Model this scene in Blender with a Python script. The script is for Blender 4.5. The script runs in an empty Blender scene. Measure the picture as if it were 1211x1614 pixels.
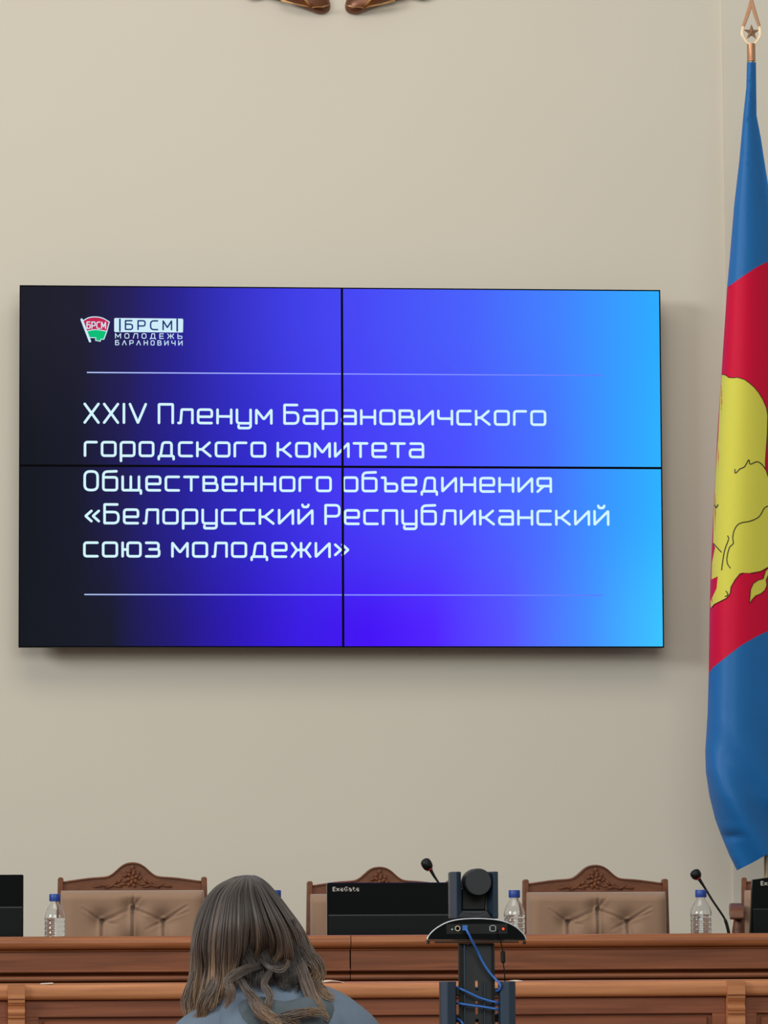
import bpy, bmesh, math, random
from mathutils import Vector, Matrix, noise
from mathutils.geometry import tessellate_polygon
random.seed(7)
S = bpy.context.scene
COL = S.collection
PI = math.pi

# ------------------------------------------------------------------ camera
IW, IH, F = 1211.0, 1614.0, 6900.0
CAM = Vector((-0.013, -16.354, 1.17))
YAW, PITCH, ROLL = 0.0844, math.atan(663 / 6900), -0.0048
ROT = Matrix.Rotation(-YAW, 3, 'Z') @ Matrix.Rotation(PI / 2 + PITCH, 3, 'X') @ Matrix.Rotation(ROLL, 3, 'Z')
cam_data = bpy.data.cameras.new('camera')
cam_data.sensor_fit = 'VERTICAL'
cam_data.sensor_height = 24.0
cam_data.lens = 24.0 * F / IH
cam_data.clip_end = 200
cam = bpy.data.objects.new('camera', cam_data)
cam.matrix_world = Matrix.Translation(CAM) @ ROT.to_4x4()
COL.objects.link(cam)
S.camera = cam

# ------------------------------------------------------------------ world, lamps, exposure
S.view_settings.view_transform = 'Standard'
S.view_settings.look = 'None'
S.view_settings.exposure = 0.0
S.view_settings.gamma = 1.0
S.view_settings.use_curve_mapping = False
w = bpy.data.worlds.new('world'); S.world = w; w.use_nodes = True
w.node_tree.nodes['Background'].inputs[0].default_value = (0.96, 1.0, 0.95, 1)
w.node_tree.nodes['Background'].inputs[1].default_value = 0.36


def area(name, loc, target, sx, sy, power, col):
    l = bpy.data.lights.new(name, 'AREA'); l.shape = 'RECTANGLE'; l.size = sx; l.size_y = sy
    l.energy = power; l.color = col
    o = bpy.data.objects.new(name, l); COL.objects.link(o); o.location = loc
    o.rotation_euler = (Vector(target) - Vector(loc)).to_track_quat('-Z', 'Y').to_euler()
    return o


area('window_light', (-14.0, -12.0, 7.0), (1.2, -0.3, 2.4), 6.0, 4.0, 1350, (0.95, 0.98, 1.0))
area('ceiling_lamp', (0.4, -4.2, 6.3), (0.9, -1.4, 1.0), 4.5, 2.2, 100, (1.0, 0.86, 0.74))
area('front_fill', (0.8, -12.5, 4.6), (1.0, -1.0, 1.6), 6.0, 3.0, 300, (0.97, 1.0, 0.94))  # added fill from the front, lightens the shade under the screen


# ------------------------------------------------------------------ helpers
def at(px, py, Y):
    """the point on the vertical plane y = Y that the pixel (px, py) of the frame looks at"""
    d = ROT @ Vector(((px - IW / 2) / F, -(py - IH / 2) / F, -1.0))
    return CAM + d * ((Y - CAM.y) / d.y)


def lin(c):
    return tuple(((v / 255) / 12.92 if v / 255 <= 0.04045 else ((v / 255 + 0.055) / 1.055) ** 2.4) for v in c[:3]) + (1.0,)


class MB:
    def __init__(self):
        self.v = []; self.f = []; self.uv = {}

    def add(self, vs, fs):
        n = len(self.v)
        self.v += [tuple(p) for p in vs]
        self.f += [tuple(i + n for i in q) for q in fs]
        return n

    def box(self, x0, x1, y0, y1, z0, z1):
        self.add([(x0, y0, z0), (x1, y0, z0), (x1, y1, z0), (x0, y1, z0), (x0, y0, z1), (x1, y0, z1), (x1, y1, z1), (x0, y1, z1)],
                 [(3, 2, 1, 0), (4, 5, 6, 7), (0, 1, 5, 4), (1, 2, 6, 5), (2, 3, 7, 6), (3, 0, 4, 7)])
        return self

    def prism(self, poly, axis, a, b):
        """poly of (p, q) pairs extruded along axis from a to b. axis x: (y,z); y: (x,z); z: (x,y)"""
        def P(p, q, t):
            return {'x': (t, p, q), 'y': (p, t, q), 'z': (p, q, t)}[axis]
        n = len(poly)
        area2 = sum(poly[i][0] * poly[(i + 1) % n][1] - poly[(i + 1) % n][0] * poly[i][1] for i in range(n))
        if area2 < 0: poly = poly[::-1]
        if axis == 'y': a, b = max(a, b), min(a, b)
        else: a, b = min(a, b), max(a, b)
        vs = [P(p, q, a) for p, q in poly] + [P(p, q, b) for p, q in poly]
        fs = [tuple(range(n))[::-1], tuple(range(n, 2 * n))]
        for i in range(n):
            j = (i + 1) % n
            fs.append((i, j, n + j, n + i))
        self.add(vs, fs)
        return self

    def tube(self, pts, r, sides=8, cap=True, flat=1.0):
        pts = [Vector(p) for p in pts]
        n = len(pts)
        rs = r if isinstance(r, (list, tuple)) else [r] * n
        up = None; vs = []
        for i, p in enumerate(pts):
            t = (pts[min(i + 1, n - 1)] - pts[max(i - 1, 0)])
            if t.length < 1e-9: t = Vector((0, 0, 1))
            t.normalize()
            if up is None:
                up = t.orthogonal().normalized()
            else:
                up = up - t * up.dot(t)
                up = t.orthogonal().normalized() if up.length < 1e-6 else up.normalized()
            s = t.cross(up)
            for k in range(sides):
                a = 2 * PI * k / sides
                vs.append(p + (up * math.cos(a) + s * math.sin(a) * flat) * rs[i])
        fs = []
        for i in range(n - 1):
            for k in range(sides):
                m = (k + 1) % sides
                fs.append((i * sides + k, i * sides + m, (i + 1) * sides + m, (i + 1) * sides + k))
        if cap:
            fs.append(tuple(range(sides))[::-1]); fs.append(tuple((n - 1) * sides + k for k in range(sides)))
        return self.add(vs, fs)

    def lathe(self, prof, cx, cy, cz, sides=24, axis='z'):
        vs = []
        for r, h in prof:
            for k in range(sides):
                a = 2 * PI * k / sides
                c, s = r * math.cos(a), r * math.sin(a)
                vs.append((cx + c, cy + s, cz + h) if axis == 'z' else (cx + c, cy - h, cz + s))
        fs = []
        n = len(prof)
        for i in range(n - 1):
            for k in range(sides):
                m = (k + 1) % sides
                fs.append((i * sides + k, i * sides + m, (i + 1) * sides + m, (i + 1) * sides + k))
        if prof[0][0] > 1e-6: fs.append(tuple(range(sides))[::-1])
        if prof[-1][0] > 1e-6: fs.append(tuple((n - 1) * sides + k for k in range(sides)))
        self.add(vs, fs)
        return self

    def ell(self, c, r, seg=12, rings=8, m=None):
        vs = []; c = Vector(c)
        for i in range(rings + 1):
            a = PI * i / rings
            for k in range(seg):
                b = 2 * PI * k / seg
                p = Vector((r[0] * math.sin(a) * math.cos(b), r[1] * math.sin(a) * math.sin(b), r[2] * math.cos(a)))
                if m is not None: p = m @ p
                vs.append(c + p)
        fs = []
        for i in range(rings):
            for k in range(seg):
                q = (k + 1) % seg
                fs.append((i * seg + k, (i + 1) * seg + k, (i + 1) * seg + q, i * seg + q))
        self.add(vs, fs)
        return self


def worldloc(p):
    v = Vector((0, 0, 0))
    while p is not None:
        v += p.location; p = p.parent
    return v


def obj(name, mb, mat, parent=None, smooth=False, bevel=0.0, seg=2, weld=False, base=None):
    """one mesh object from an MB whose points are in world space; base = its own origin when top level"""
    off = worldloc(parent) if parent else Vector(base if base is not None else (0, 0, 0))
    me = bpy.data.meshes.new(name)
    me.from_pydata([(x - off.x, y - off.y, z - off.z) for x, y, z in mb.v], [], mb.f)
    if mb.uv:
        u = me.uv_layers.new(name='UVMap')
        for lp in me.loops:
            u.data[lp.index].uv = mb.uv[lp.vertex_index]
    if weld:
        bm = bmesh.new(); bm.from_mesh(me); bmesh.ops.remove_doubles(bm, verts=bm.verts, dist=1e-5)
        bmesh.ops.dissolve_degenerate(bm, dist=1e-6, edges=bm.edges)
        bmesh.ops.recalc_face_normals(bm, faces=bm.faces); bm.to_mesh(me); bm.free()
    me.validate()
    if smooth:
        me.polygons.foreach_set('use_smooth', [True] * len(me.polygons))
        if smooth == 'auto': me.set_sharp_from_angle(angle=math.radians(38))
    me.materials.append(mat)
    o = bpy.data.objects.new(name, me); COL.objects.link(o)
    if parent: o.parent = parent
    elif base is not None: o.location = base
    if bevel:
        b = o.modifiers.new('bevel', 'BEVEL'); b.width = bevel; b.segments = seg; b.limit_method = 'ANGLE'; b.angle_limit = math.radians(50)
    return o


def tag(o, label, cat, group=None):
    o['label'] = label; o['category'] = cat
    if group: o['group'] = group
    return o


def thing(name, label, cat, loc, group=None):
    o = bpy.data.objects.new(name, None); COL.objects.link(o); o.location = loc
    o.empty_display_size = 0.05
    return tag(o, label, cat, group)


def struct(o):
    o['kind'] = 'structure'
    return o


def copy_tree(o, parent=None):
    c = o.copy(); COL.objects.link(c)
    if parent: c.parent = parent
    for ch in list(o.children): copy_tree(ch, c)
    return c


# ------------------------------------------------------------------ materials
def base_mat(name):
    m = bpy.data.materials.new(name); m.use_nodes = True
    nt = m.node_tree
    return m, nt, nt.nodes['Principled BSDF']


def plain(name, c, rough=0.5, metal=0.0, var=0.06, scale=40.0, bump=0.0, **kw):
    m, nt, b = base_mat(name)
    tc = nt.nodes.new('ShaderNodeTexCoord'); nz = nt.nodes.new('ShaderNodeTexNoise')
    nz.inputs['Scale'].default_value = scale; nz.inputs['Detail'].default_value = 4
    nt.links.new(tc.outputs['Object'], nz.inputs['Vector'])
    mx = nt.nodes.new('ShaderNodeMix'); mx.data_type = 'RGBA'
    l = lin(c)
    mx.inputs[6].default_value = tuple(v * (1 - var) for v in l[:3]) + (1,)
    mx.inputs[7].default_value = tuple(min(1, v * (1 + var)) for v in l[:3]) + (1,)
    nt.links.new(nz.outputs['Fac'], mx.inputs[0]); nt.links.new(mx.outputs[2], b.inputs['Base Color'])
    b.inputs['Roughness'].default_value = rough; b.inputs['Metallic'].default_value = metal
    for k, v in kw.items(): b.inputs[k].default_value = v
    if bump:
        bp = nt.nodes.new('ShaderNodeBump'); bp.inputs['Strength'].default_value = bump; bp.inputs['Distance'].default_value = 0.01
        nt.links.new(nz.outputs['Fac'], bp.inputs['Height']); nt.links.new(bp.outputs['Normal'], b.inputs['Normal'])
    return m


def wood(name, dark, light, rough=0.38, sc=(1.1, 9, 26)):
    m, nt, b = base_mat(name)
    tc = nt.nodes.new('ShaderNodeTexCoord'); mp = nt.nodes.new('ShaderNodeMapping')
    mp.inputs['Scale'].default_value = sc
    nz = nt.nodes.new('ShaderNodeTexNoise'); nz.inputs['Scale'].default_value = 2.2; nz.inputs['Detail'].default_value = 7; nz.inputs['Distortion'].default_value = 0.6
    cr = nt.nodes.new('ShaderNodeValToRGB')
    cr.color_ramp.elements[0].position = 0.3; cr.color_ramp.elements[0].color = lin(dark)
    cr.color_ramp.elements[1].position = 0.72; cr.color_ramp.elements[1].color = lin(light)
    nt.links.new(tc.outputs['Object'], mp.inputs[0]); nt.links.new(mp.outputs[0], nz.inputs['Vector'])
    nt.links.new(nz.outputs['Fac'], cr.inputs[0]); nt.links.new(cr.outputs[0], b.inputs['Base Color'])
    b.inputs['Roughness'].default_value = rough + .05
    b.inputs['Specular IOR Level'].default_value = 0.28
    return m


def emit(name, c, k=1.0):
    m, nt, b = base_mat(name)
    b.inputs['Base Color'].default_value = (0, 0, 0, 1)
    b.inputs['Roughness'].default_value = 0.6
    b.inputs['Specular IOR Level'].default_value = 0.0
    b.inputs['Emission Color'].default_value = lin(c); b.inputs['Emission Strength'].default_value = k
    return m


M = {}
M['wall'] = plain('wall_paint', (211, 205, 191), 0.9, var=0.02, scale=1.6)
M['floor'] = wood('floor_wood', (90, 60, 40), (130, 90, 60))
M['desk'] = wood('desk_wood', (112, 64, 42), (146, 88, 58))
M['desk_edge'] = wood('desk_edge_wood', (132, 78, 48), (164, 104, 66), 0.32)
M['honey'] = wood('honey_wood', (166, 106, 68), (198, 134, 90), 0.4)
M['panel'] = wood('panel_wood', (118, 66, 44), (150, 90, 62), 0.4)
M['chair_wood'] = wood('chair_wood', (94, 54, 34), (124, 76, 50), 0.35, sc=(4, 9, 12))
M['velvet'] = plain('velvet', (150, 118, 94), 0.75, var=0.05, scale=25)
M['velvet'].node_tree.nodes['Principled BSDF'].inputs['Sheen Weight'].default_value = 0.35
M['black'] = plain('black_plastic', (9, 10, 12), 0.45, var=0.05, **{'Specular IOR Level': 0.3})
M['gloss_black'] = plain('glossy_black', (3, 4, 6), 0.15, var=0.05, **{'Specular IOR Level': 0.18})
M['reflection_black'] = plain('reflection_black', (7, 12, 15), 0.3, var=0.05, **{'Specular IOR Level': 0.2})
M['charcoal'] = plain('charcoal_metal', (14, 19, 26), 0.5, var=0.05)
M['blue_black'] = plain('blue_black_metal', (38, 54, 72), 0.4, 0.1, var=0.05)
M['silver'] = plain('silver_trim', (200, 205, 212), 0.3, 0.6)
M['copper'] = plain('copper', (186, 140, 108), 0.38, 0.55, var=0.08)
M['finial_glint'] = plain('copper_glint', (248, 226, 190), 0.3, 0.3, var=0.08)
M['bronze'] = plain('bronze', (112, 70, 48), 0.36, 0.45, var=0.25, scale=18)
M['brass'] = plain('brass_gilding', (206, 160, 105), 0.34, 0.6, var=0.1)
M['star'] = plain('star_metal', (150, 118, 92), 0.5, 0.2)
M['pole'] = plain('pole_metal', (170, 150, 120), 0.4, 0.5)
M['cap_blue'] = plain('cap_blue', (24, 62, 150), 0.4)
M['cable_blue'] = plain('cable_blue', (44, 100, 178), 0.45)
M['paper'] = plain('paper', (232, 214, 196), 0.8, var=0.02)
M['flag_blue'] = plain('flag_blue', (26, 104, 172), 0.5, var=0.03, **{'Specular IOR Level': 0.3})
M['flag_red'] = plain('flag_red', (206, 14, 58), 0.55, var=0.03, **{'Specular IOR Level': 0.15})
M['flag_yellow'] = plain('flag_yellow', (216, 212, 84), 0.6, var=0.02, **{'Specular IOR Level': 0.15})
M['flag_line'] = plain('flag_line', (30, 26, 20), 0.6)
M['skin'] = plain('skin', (205, 160, 135), 0.55, var=0.04)
M['shirt'] = plain('shirt_cloth', (94, 107, 124), 0.85, var=0.08, scale=60)
M['hood'] = plain('hood_cloth', (76, 85, 92), 0.85, var=0.1, scale=60)
M['jeans'] = plain('dark_trousers', (40, 44, 56), 0.85)
M['mic_red'] = plain('mic_ring', (150, 40, 40), 0.4)
M['led'] = emit('red_led', (255, 60, 30), 3.0)
M['white_print'] = plain('white_print', (225, 222, 215), 0.5)
M['port'] = plain('port_metal', (190, 180, 150), 0.4, 0.5)
M['eye'] = plain('eye_white', (235, 232, 228), 0.3)
M['text'] = emit('slide_text', (212, 246, 255), 1.0)
M['logo_white'] = emit('logo_white', (206, 236, 250), 1.0)
M['logo_red'] = emit('logo_red', (196, 40, 84), 1.0)
M['logo_green'] = emit('logo_green', (16, 190, 120), 1.0)
M['logo_navy'] = emit('logo_navy', (20, 50, 110), 1.0)
M['bezel'] = plain('bezel_black', (3, 3, 9), 0.7, **{'Specular IOR Level': 0.05})


def pet(name, ior):
    m, nt, b = base_mat(name)
    b.inputs['Base Color'].default_value = (0.97, 0.98, 1, 1)
    b.inputs['Transmission Weight'].default_value = 1.0
    b.inputs['Roughness'].default_value = 0.03
    b.inputs['IOR'].default_value = ior
    return m


M['pet'] = pet('clear_plastic', 1.4)
M['water'] = pet('water', 1.33)


def ramp(nt, stops):
    cr = nt.nodes.new('ShaderNodeValToRGB'); e = cr.color_ramp.elements
    e[0].position, e[0].color = stops[0][0], lin(stops[0][1])
    e[1].position, e[1].color = stops[-1][0], lin(stops[-1][1])
    for p, c in stops[1:-1]:
        n = e.new(p); n.color = lin(c)
    cr.color_ramp.interpolation = 'LINEAR'
    return cr


def slide_mat():
    m, nt, b = base_mat('slide_image')
    uv = nt.nodes.new('ShaderNodeUVMap'); sp = nt.nodes.new('ShaderNodeSeparateXYZ')
    nt.links.new(uv.outputs[0], sp.inputs[0])
    top = ramp(nt, [(0, (31, 32, 42)), (.10, (33, 32, 50)), (.17, (38, 33, 92)), (.24, (42, 36, 142)), (.33, (54, 50, 196)), (.42, (64, 62, 228)), (.52, (72, 72, 246)), (.70, (74, 98, 252)), (.85, (66, 132, 255)), (1, (44, 172, 255))])
    mid = ramp(nt, [(0, (22, 25, 32)), (.09, (26, 28, 44)), (.16, (34, 30, 86)), (.25, (40, 34, 150)), (.37, (52, 44, 208)), (.5, (70, 58, 244)), (.68, (76, 80, 255)), (.82, (72, 112, 255)), (.93, (54, 156, 255)), (1, (46, 178, 255))])
    bot = ramp(nt, [(0, (22, 26, 32)), (.14, (27, 29, 44)), (.24, (36, 27, 118)), (.34, (46, 25, 184)), (.44, (60, 28, 230)), (.54, (70, 20, 246)), (.64, (82, 36, 255)), (.76, (86, 84, 255)), (.88, (70, 142, 255)), (1, (58, 196, 255))])
    for r in (top, mid, bot): nt.links.new(sp.outputs[0], r.inputs[0])

    def mr(a, b_):
        n = nt.nodes.new('ShaderNodeMapRange'); n.interpolation_type = 'SMOOTHSTEP'
        n.inputs[1].default_value = a; n.inputs[2].default_value = b_
        nt.links.new(sp.outputs[1], n.inputs[0]); return n
    a = mr(0.02, 0.42); c = mr(0.5, 0.95)
    m1 = nt.nodes.new('ShaderNodeMix'); m1.data_type = 'RGBA'; m2 = nt.nodes.new('ShaderNodeMix'); m2.data_type = 'RGBA'
    nt.links.new(a.outputs[0], m1.inputs[0]); nt.links.new(bot.outputs[0], m1.inputs[6]); nt.links.new(mid.outputs[0], m1.inputs[7])
    nt.links.new(c.outputs[0], m2.inputs[0]); nt.links.new(m1.outputs[2], m2.inputs[6]); nt.links.new(top.outputs[0], m2.inputs[7])
    nt.links.new(m2.outputs[2], b.inputs['Emission Color'])
    b.inputs['Emission Strength'].default_value = 1.0
    b.inputs['Base Color'].default_value = (0.001, 0.001, 0.001, 1); b.inputs['Roughness'].default_value = 0.6
    b.inputs['Specular IOR Level'].default_value = 0.0
    return m


def rule_mat():
    m, nt, b = base_mat('slide_rule')
    uv = nt.nodes.new('ShaderNodeUVMap'); sp = nt.nodes.new('ShaderNodeSeparateXYZ')
    nt.links.new(uv.outputs[0], sp.inputs[0])
    r = ramp(nt, [(0, (176, 196, 250)), (.35, (140, 150, 250)), (.75, (112, 130, 255)), (1, (76, 108, 255))])
    nt.links.new(sp.outputs[0], r.inputs[0]); nt.links.new(r.outputs[0], b.inputs['Emission Color'])
    b.inputs['Emission Strength'].default_value = 1.0; b.inputs['Base Color'].default_value = (0, 0, 0, 1)
    return m


def hair_mat():
    m, nt, b = base_mat('hair')
    uv = nt.nodes.new('ShaderNodeUVMap'); sp = nt.nodes.new('ShaderNodeSeparateXYZ')
    nt.links.new(uv.outputs[0], sp.inputs[0])
    r = ramp(nt, [(0, (44, 38, 37)), (.2, (66, 58, 56)), (.45, (74, 65, 62)), (.75, (96, 78, 68)), (1, (156, 126, 100))])
    nt.links.new(sp.outputs[1], r.inputs[0])
    nz = nt.nodes.new('ShaderNodeTexNoise'); nz.noise_dimensions = '1D'; nz.inputs['Scale'].default_value = 60; nz.inputs['Detail'].default_value = 3
    nt.links.new(sp.outputs[0], nz.inputs['W'])
    mp = nt.nodes.new('ShaderNodeMapRange'); mp.inputs[1].default_value = .25; mp.inputs[2].default_value = .75; mp.inputs[3].default_value = .55; mp.inputs[4].default_value = 1.35
    nt.links.new(nz.outputs['Fac'], mp.inputs[0])
    mx = nt.nodes.new('ShaderNodeMix'); mx.data_type = 'RGBA'; mx.blend_type = 'MULTIPLY'; mx.inputs[0].default_value = 1
    nt.links.new(r.outputs[0], mx.inputs[6]); nt.links.new(mp.outputs[0], mx.inputs[7])
    nt.links.new(mx.outputs[2], b.inputs['Base Color'])
    b.inputs['Roughness'].default_value = 0.45
    b.inputs['Specular IOR Level'].default_value = 0.4
    return m


M['slide'] = slide_mat(); M['rule'] = rule_mat(); M['hair'] = hair_mat()

# ------------------------------------------------------------------ the setting
WY = 0.15                       # wall face; the video wall's front is the plane y = 0
POD = 0.35                      # platform height
edge = at(1150, 1000, WY).x
struct(obj('floor', MB().box(-7, 8, -18, 0.5, -0.1, 0), M['floor']))
struct(obj('wall_back', MB().box(-7, 8, WY, WY + 0.3, -0.1, 7.2), M['wall']))
struct(obj('wall_right', MB().box(edge, 8, WY - 0.022, WY, -0.1, 7.2), M['wall']))
struct(obj('stage_platform', MB().box(-7, 8, -3.7, WY - 0.036, 0, POD), M['floor'], bevel=0.01))


# ------------------------------------------------------------------ stroke lettering
H = 1.38
G = {
 'о': (1, [[(0, 0), (1, 0), (1, 1), (0, 1), 'c']]), 'г': (.86, [[(0, 0), (0, 1), (.86, 1)]]),
 'р': (1, [[(0, -.38), (0, 1), (1, 1), (1, 0), (0, 0, 0)]]),
 'д': (1.12, [[(0, -.24), (0, 0), (1.12, 0), (1.12, -.24)], [(.14, 0), (.3, 1), (.96, 1), (.96, 0)]]),
 'с': (.95, [[(.95, 1), (0, 1), (0, 0), (.95, 0)]]),
 'к': (.98, [[(0, 0), (0, 1)], [(0, .5), (.35, .5, 0), (.92, 1)], [(.35, .5), (.98, 0)]]),
 'м': (1.1, [[(0, 0), (0, 1, .05), (.55, .3, .1), (1.1, 1, .05), (1.1, 0)]]),
 'и': (1, [[(0, 1), (0, 0, .06), (1, 1, .06), (1, 0)]]),
 'й': (1, [[(0, 1), (0, 0, .06), (1, 1, .06), (1, 0)], [(.28, 1.4), (.34, 1.24, .08), (.66, 1.24, .08), (.72, 1.4)]]),
 'т': (1, [[(0, 1), (1, 1)], [(.5, 1), (.5, 0)]]),
 'е': (1, [[(.98, 0), (0, 0), (0, 1), (1, 1), (1, .47, .1), (0, .47, 0)]]),
 'а': (.98, [[(.05, 1), (.98, 1), (.98, 0, 0), (0, 0), (0, .55), (.98, .55)]]),
 'н': (1, [[(0, 0), (0, 1)], [(1, 0), (1, 1)], [(0, .5), (1, .5)]]),
 'п': (1, [[(0, 0), (0, 1, .06), (1, 1, .06), (1, 0)]]),
 'л': (1.02, [[(0, 0), (.16, 0, .05), (.24, 1, .06), (1.02, 1, .06), (1.02, 0)]]),
 'у': (1, [[(0, 1), (0, .0), (1, 0)], [(1, 1), (1, -.36), (.12, -.36), (.12, -.18)]]),
 'б': (1, [[(.96, 1.4), (0, 1.36, .3), (0, 0), (1, 0), (1, .95), (0, .95)]]),
 'в': (1, [[(0, 0, 0), (0, 1, 0), (.9, 1), (.9, .52), (0, .52)], [(.5, .52), (1, .52), (1, 0), (0, 0)]]),
 'щ': (1.34, [[(0, 1), (0, 0, .1), (1.34, 0, .06), (1.34, -.24)], [(.6, 1), (.6, 0)], [(1.2, 1), (1.2, 0)]]),
 'ъ': (1.12, [[(0, 1), (.26, 1, .05), (.26, 0, .05), (1.12, 0), (1.12, .55), (.26, .55)]]),
 'я': (.98, [[(.98, 0), (.98, 1, .05), (0, 1), (0, .42), (.98, .42)], [(.45, .42), (0, 0)]]),
 'ю': (1.3, [[(0, 0), (0, 1)], [(0, .5), (.36, .5)], [(.36, 0), (1.3, 0), (1.3, 1), (.36, 1), 'c']]),
 'з': (.95, [[(0, 1), (.9, 1), (.9, .52), (.25, .52)], [(.6, .52), (.95, .52), (.95, 0), (0, 0)]]),
 'ж': (1.34, [[(.67, 0), (.67, 1)], [(0, 1), (.36, .5, .1), (0, 0)], [(1.34, 1), (.98, .5, .1), (1.34, 0)], [(.36, .5), (.98, .5)]]),
 'ч': (1, [[(0, 1), (0, .42), (1, .42)], [(1, 1), (1, 0)]]),
 'X': (1, [[(0, 0), (1, H)], [(0, H), (1, 0)]]), 'I': (.04, [[(.02, 0), (.02, H)]]), 'V': (1.15, [[(0, H), (.58, 0, .03), (1.15, H)]]),
 'П': (1, [[(0, 0), (0, H, .05), (1, H, .05), (1, 0)]]),
 'Б': (1, [[(.92, H), (0, H, .03), (0, 0, .03), (1, 0, .35), (1, .82, .35), (0, .82)]]),
 'О': (.95, [[(0, 0, .4), (.95, 0, .4), (.95, H, .4), (0, H, .4), 'c']]),
 'Р': (1, [[(0, 0), (0, H, .03), (1, H, .3), (1, .56, .3), (0, .56)]]),
 '«': (.95, [[(.42, .9), (0, .52, .03), (.42, .14)], [(.95, .9), (.53, .52, .03), (.95, .14)]]),
 '»': (.95, [[(0, .9), (.42, .52, .03), (0, .14)], [(.53, .9), (.95, .52, .03), (.53, .14)]]),
 'С': (1, [[(1, H), (0, H, .5), (0, 0, .5), (1, 0)]]), 'М': (1.2, [[(0, 0), (0, H, .03), (.6, .35, .03), (1.2, H, .03), (1.2, 0)]]),
 'Л': (1.05, [[(0, 0), (.3, H, .05), (1.05, H, .05), (1.05, 0)]]),
 'Д': (1.2, [[(0, -.25), (0, 0, 0), (1.2, 0, 0), (1.2, -.25)], [(.18, 0), (.35, H, .05), (1, H, .05), (1, 0)]]),
 'Е': (.85, [[(.85, H), (0, H, 0), (0, 0, 0), (.85, 0)], [(0, .7), (.8, .7)]]),
 'Ж': (1.4, [[(.7, 0), (.7, H)], [(0, H), (.4, .7, .05), (0, 0)], [(1.4, H), (1, .7, .05), (1.4, 0)], [(.4, .7), (1, .7)]]),
 'Ь': (.95, [[(0, H), (0, 0, .03), (.95, 0, .3), (.95, .75, .3), (0, .75)]]),
 'А': (1.15, [[(0, 0), (.575, H, .03), (1.15, 0)]]), 'Н': (1, [[(0, 0), (0, H)], [(1, 0), (1, H)], [(0, .7), (1, .7)]]),
 'В': (1, [[(0, .72), (.9, .72, .25), (.9, H, .25), (0, H, 0), (0, 0, 0), (1, 0, .3), (1, .72, .3), (.5, .72)]]),
 'И': (1.05, [[(0, H), (0, 0, .03), (1.05, H, .03), (1.05, 0)]]), 'Ч': (1, [[(0, H), (0, .6, .25), (1, .6)], [(1, H), (1, 0)]]),
 '|': (.05, [[(.02, -.15), (.02, H + .15)]]),
 'E': (.85, [[(.85, H), (0, H, 0), (0, 0, 0), (.85, 0)], [(0, .7), (.8, .7)]]),
 'x': (.9, [[(0, 0), (.9, 1)], [(0, 1), (.9, 0)]]), 'e': (1, [[(.98, 0), (0, 0), (0, 1), (1, 1), (1, .47, .1), (0, .47, 0)]]),
 'G': (1.05, [[(1.05, H), (0, H), (0, 0), (1.05, 0), (1.05, .66, .05), (.5, .66)]]),
 'a': (.98, [[(.05, 1), (.98, 1), (.98, 0, 0), (0, 0), (0, .55), (.98, .55)]]),
 't': (.8, [[(.25, H), (.25, 0), (.8, 0)], [(0, 1), (.7, 1)]]),
}


def smooth_stroke(st, r0=.2):
    closed = st[-1] == 'c'
    pts = [p for p in st if p != 'c']
    out = []
    n = len(pts)
    for i, p in enumerate(pts):
        P = Vector(p[:2]); r = p[2] if len(p) > 2 else r0
        if (not closed and i in (0, n - 1)) or r <= 0:
            out.append(P); continue
        A = Vector(pts[(i - 1) % n][:2]); B = Vector(pts[(i + 1) % n][:2])
        da, db = (A - P), (B - P)
        r = min(r, da.length * .5, db.length * .5)
        a = P + da.normalized() * r; b = P + db.normalized() * r
        for k in range(6):
            t = k / 5
            out.append(a * (1 - t) ** 2 + P * 2 * t * (1 - t) + b * t * t)
    if closed: out.append(out[0])
    return out


def line_width(s, gap, space):
    x = 0
    for i, c in enumerate(s):
        if c == ' ': x += space; continue
        x += G[c][0] + gap
    return x - gap


def lettering(mb, s, x0, x1, z, h, sw, y, gap=.42, space=.55, zx=None, thick=False):
    """flat lettering in the plane y; x0..x1 span, z baseline, h = x-height in metres, sw stroke width in metres"""
    kx = (x1 - x0 - sw) / line_width(s, gap, space)
    x = x0 + sw / 2
    for c in s:
        if c == ' ': x += space * kx; continue
        wd, strokes = G[c]
        for st in strokes:
            pts = [Vector((x + p.x * kx, z + p.y * h)) for p in smooth_stroke(st)]
            ribbon(mb, pts, sw, y)
        x += (wd + gap) * kx


def ribbon(mb, pts, sw, y):
    for a, b in zip(pts[:-1], pts[1:]):
        d = b - a
        if d.length < 1e-7: continue
        n = Vector((-d.y, d.x)).normalized() * sw / 2
        mb.add([(q.x, y, q.y) for q in (a - n, b - n, b + n, a + n)], [(0, 1, 2, 3)])
    for p in pts:
        mb.add([(p.x + math.cos(2 * PI * k / 10) * sw / 2, y, p.y + math.sin(2 * PI * k / 10) * sw / 2) for k in range(10)], [tuple(range(10))])


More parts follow.
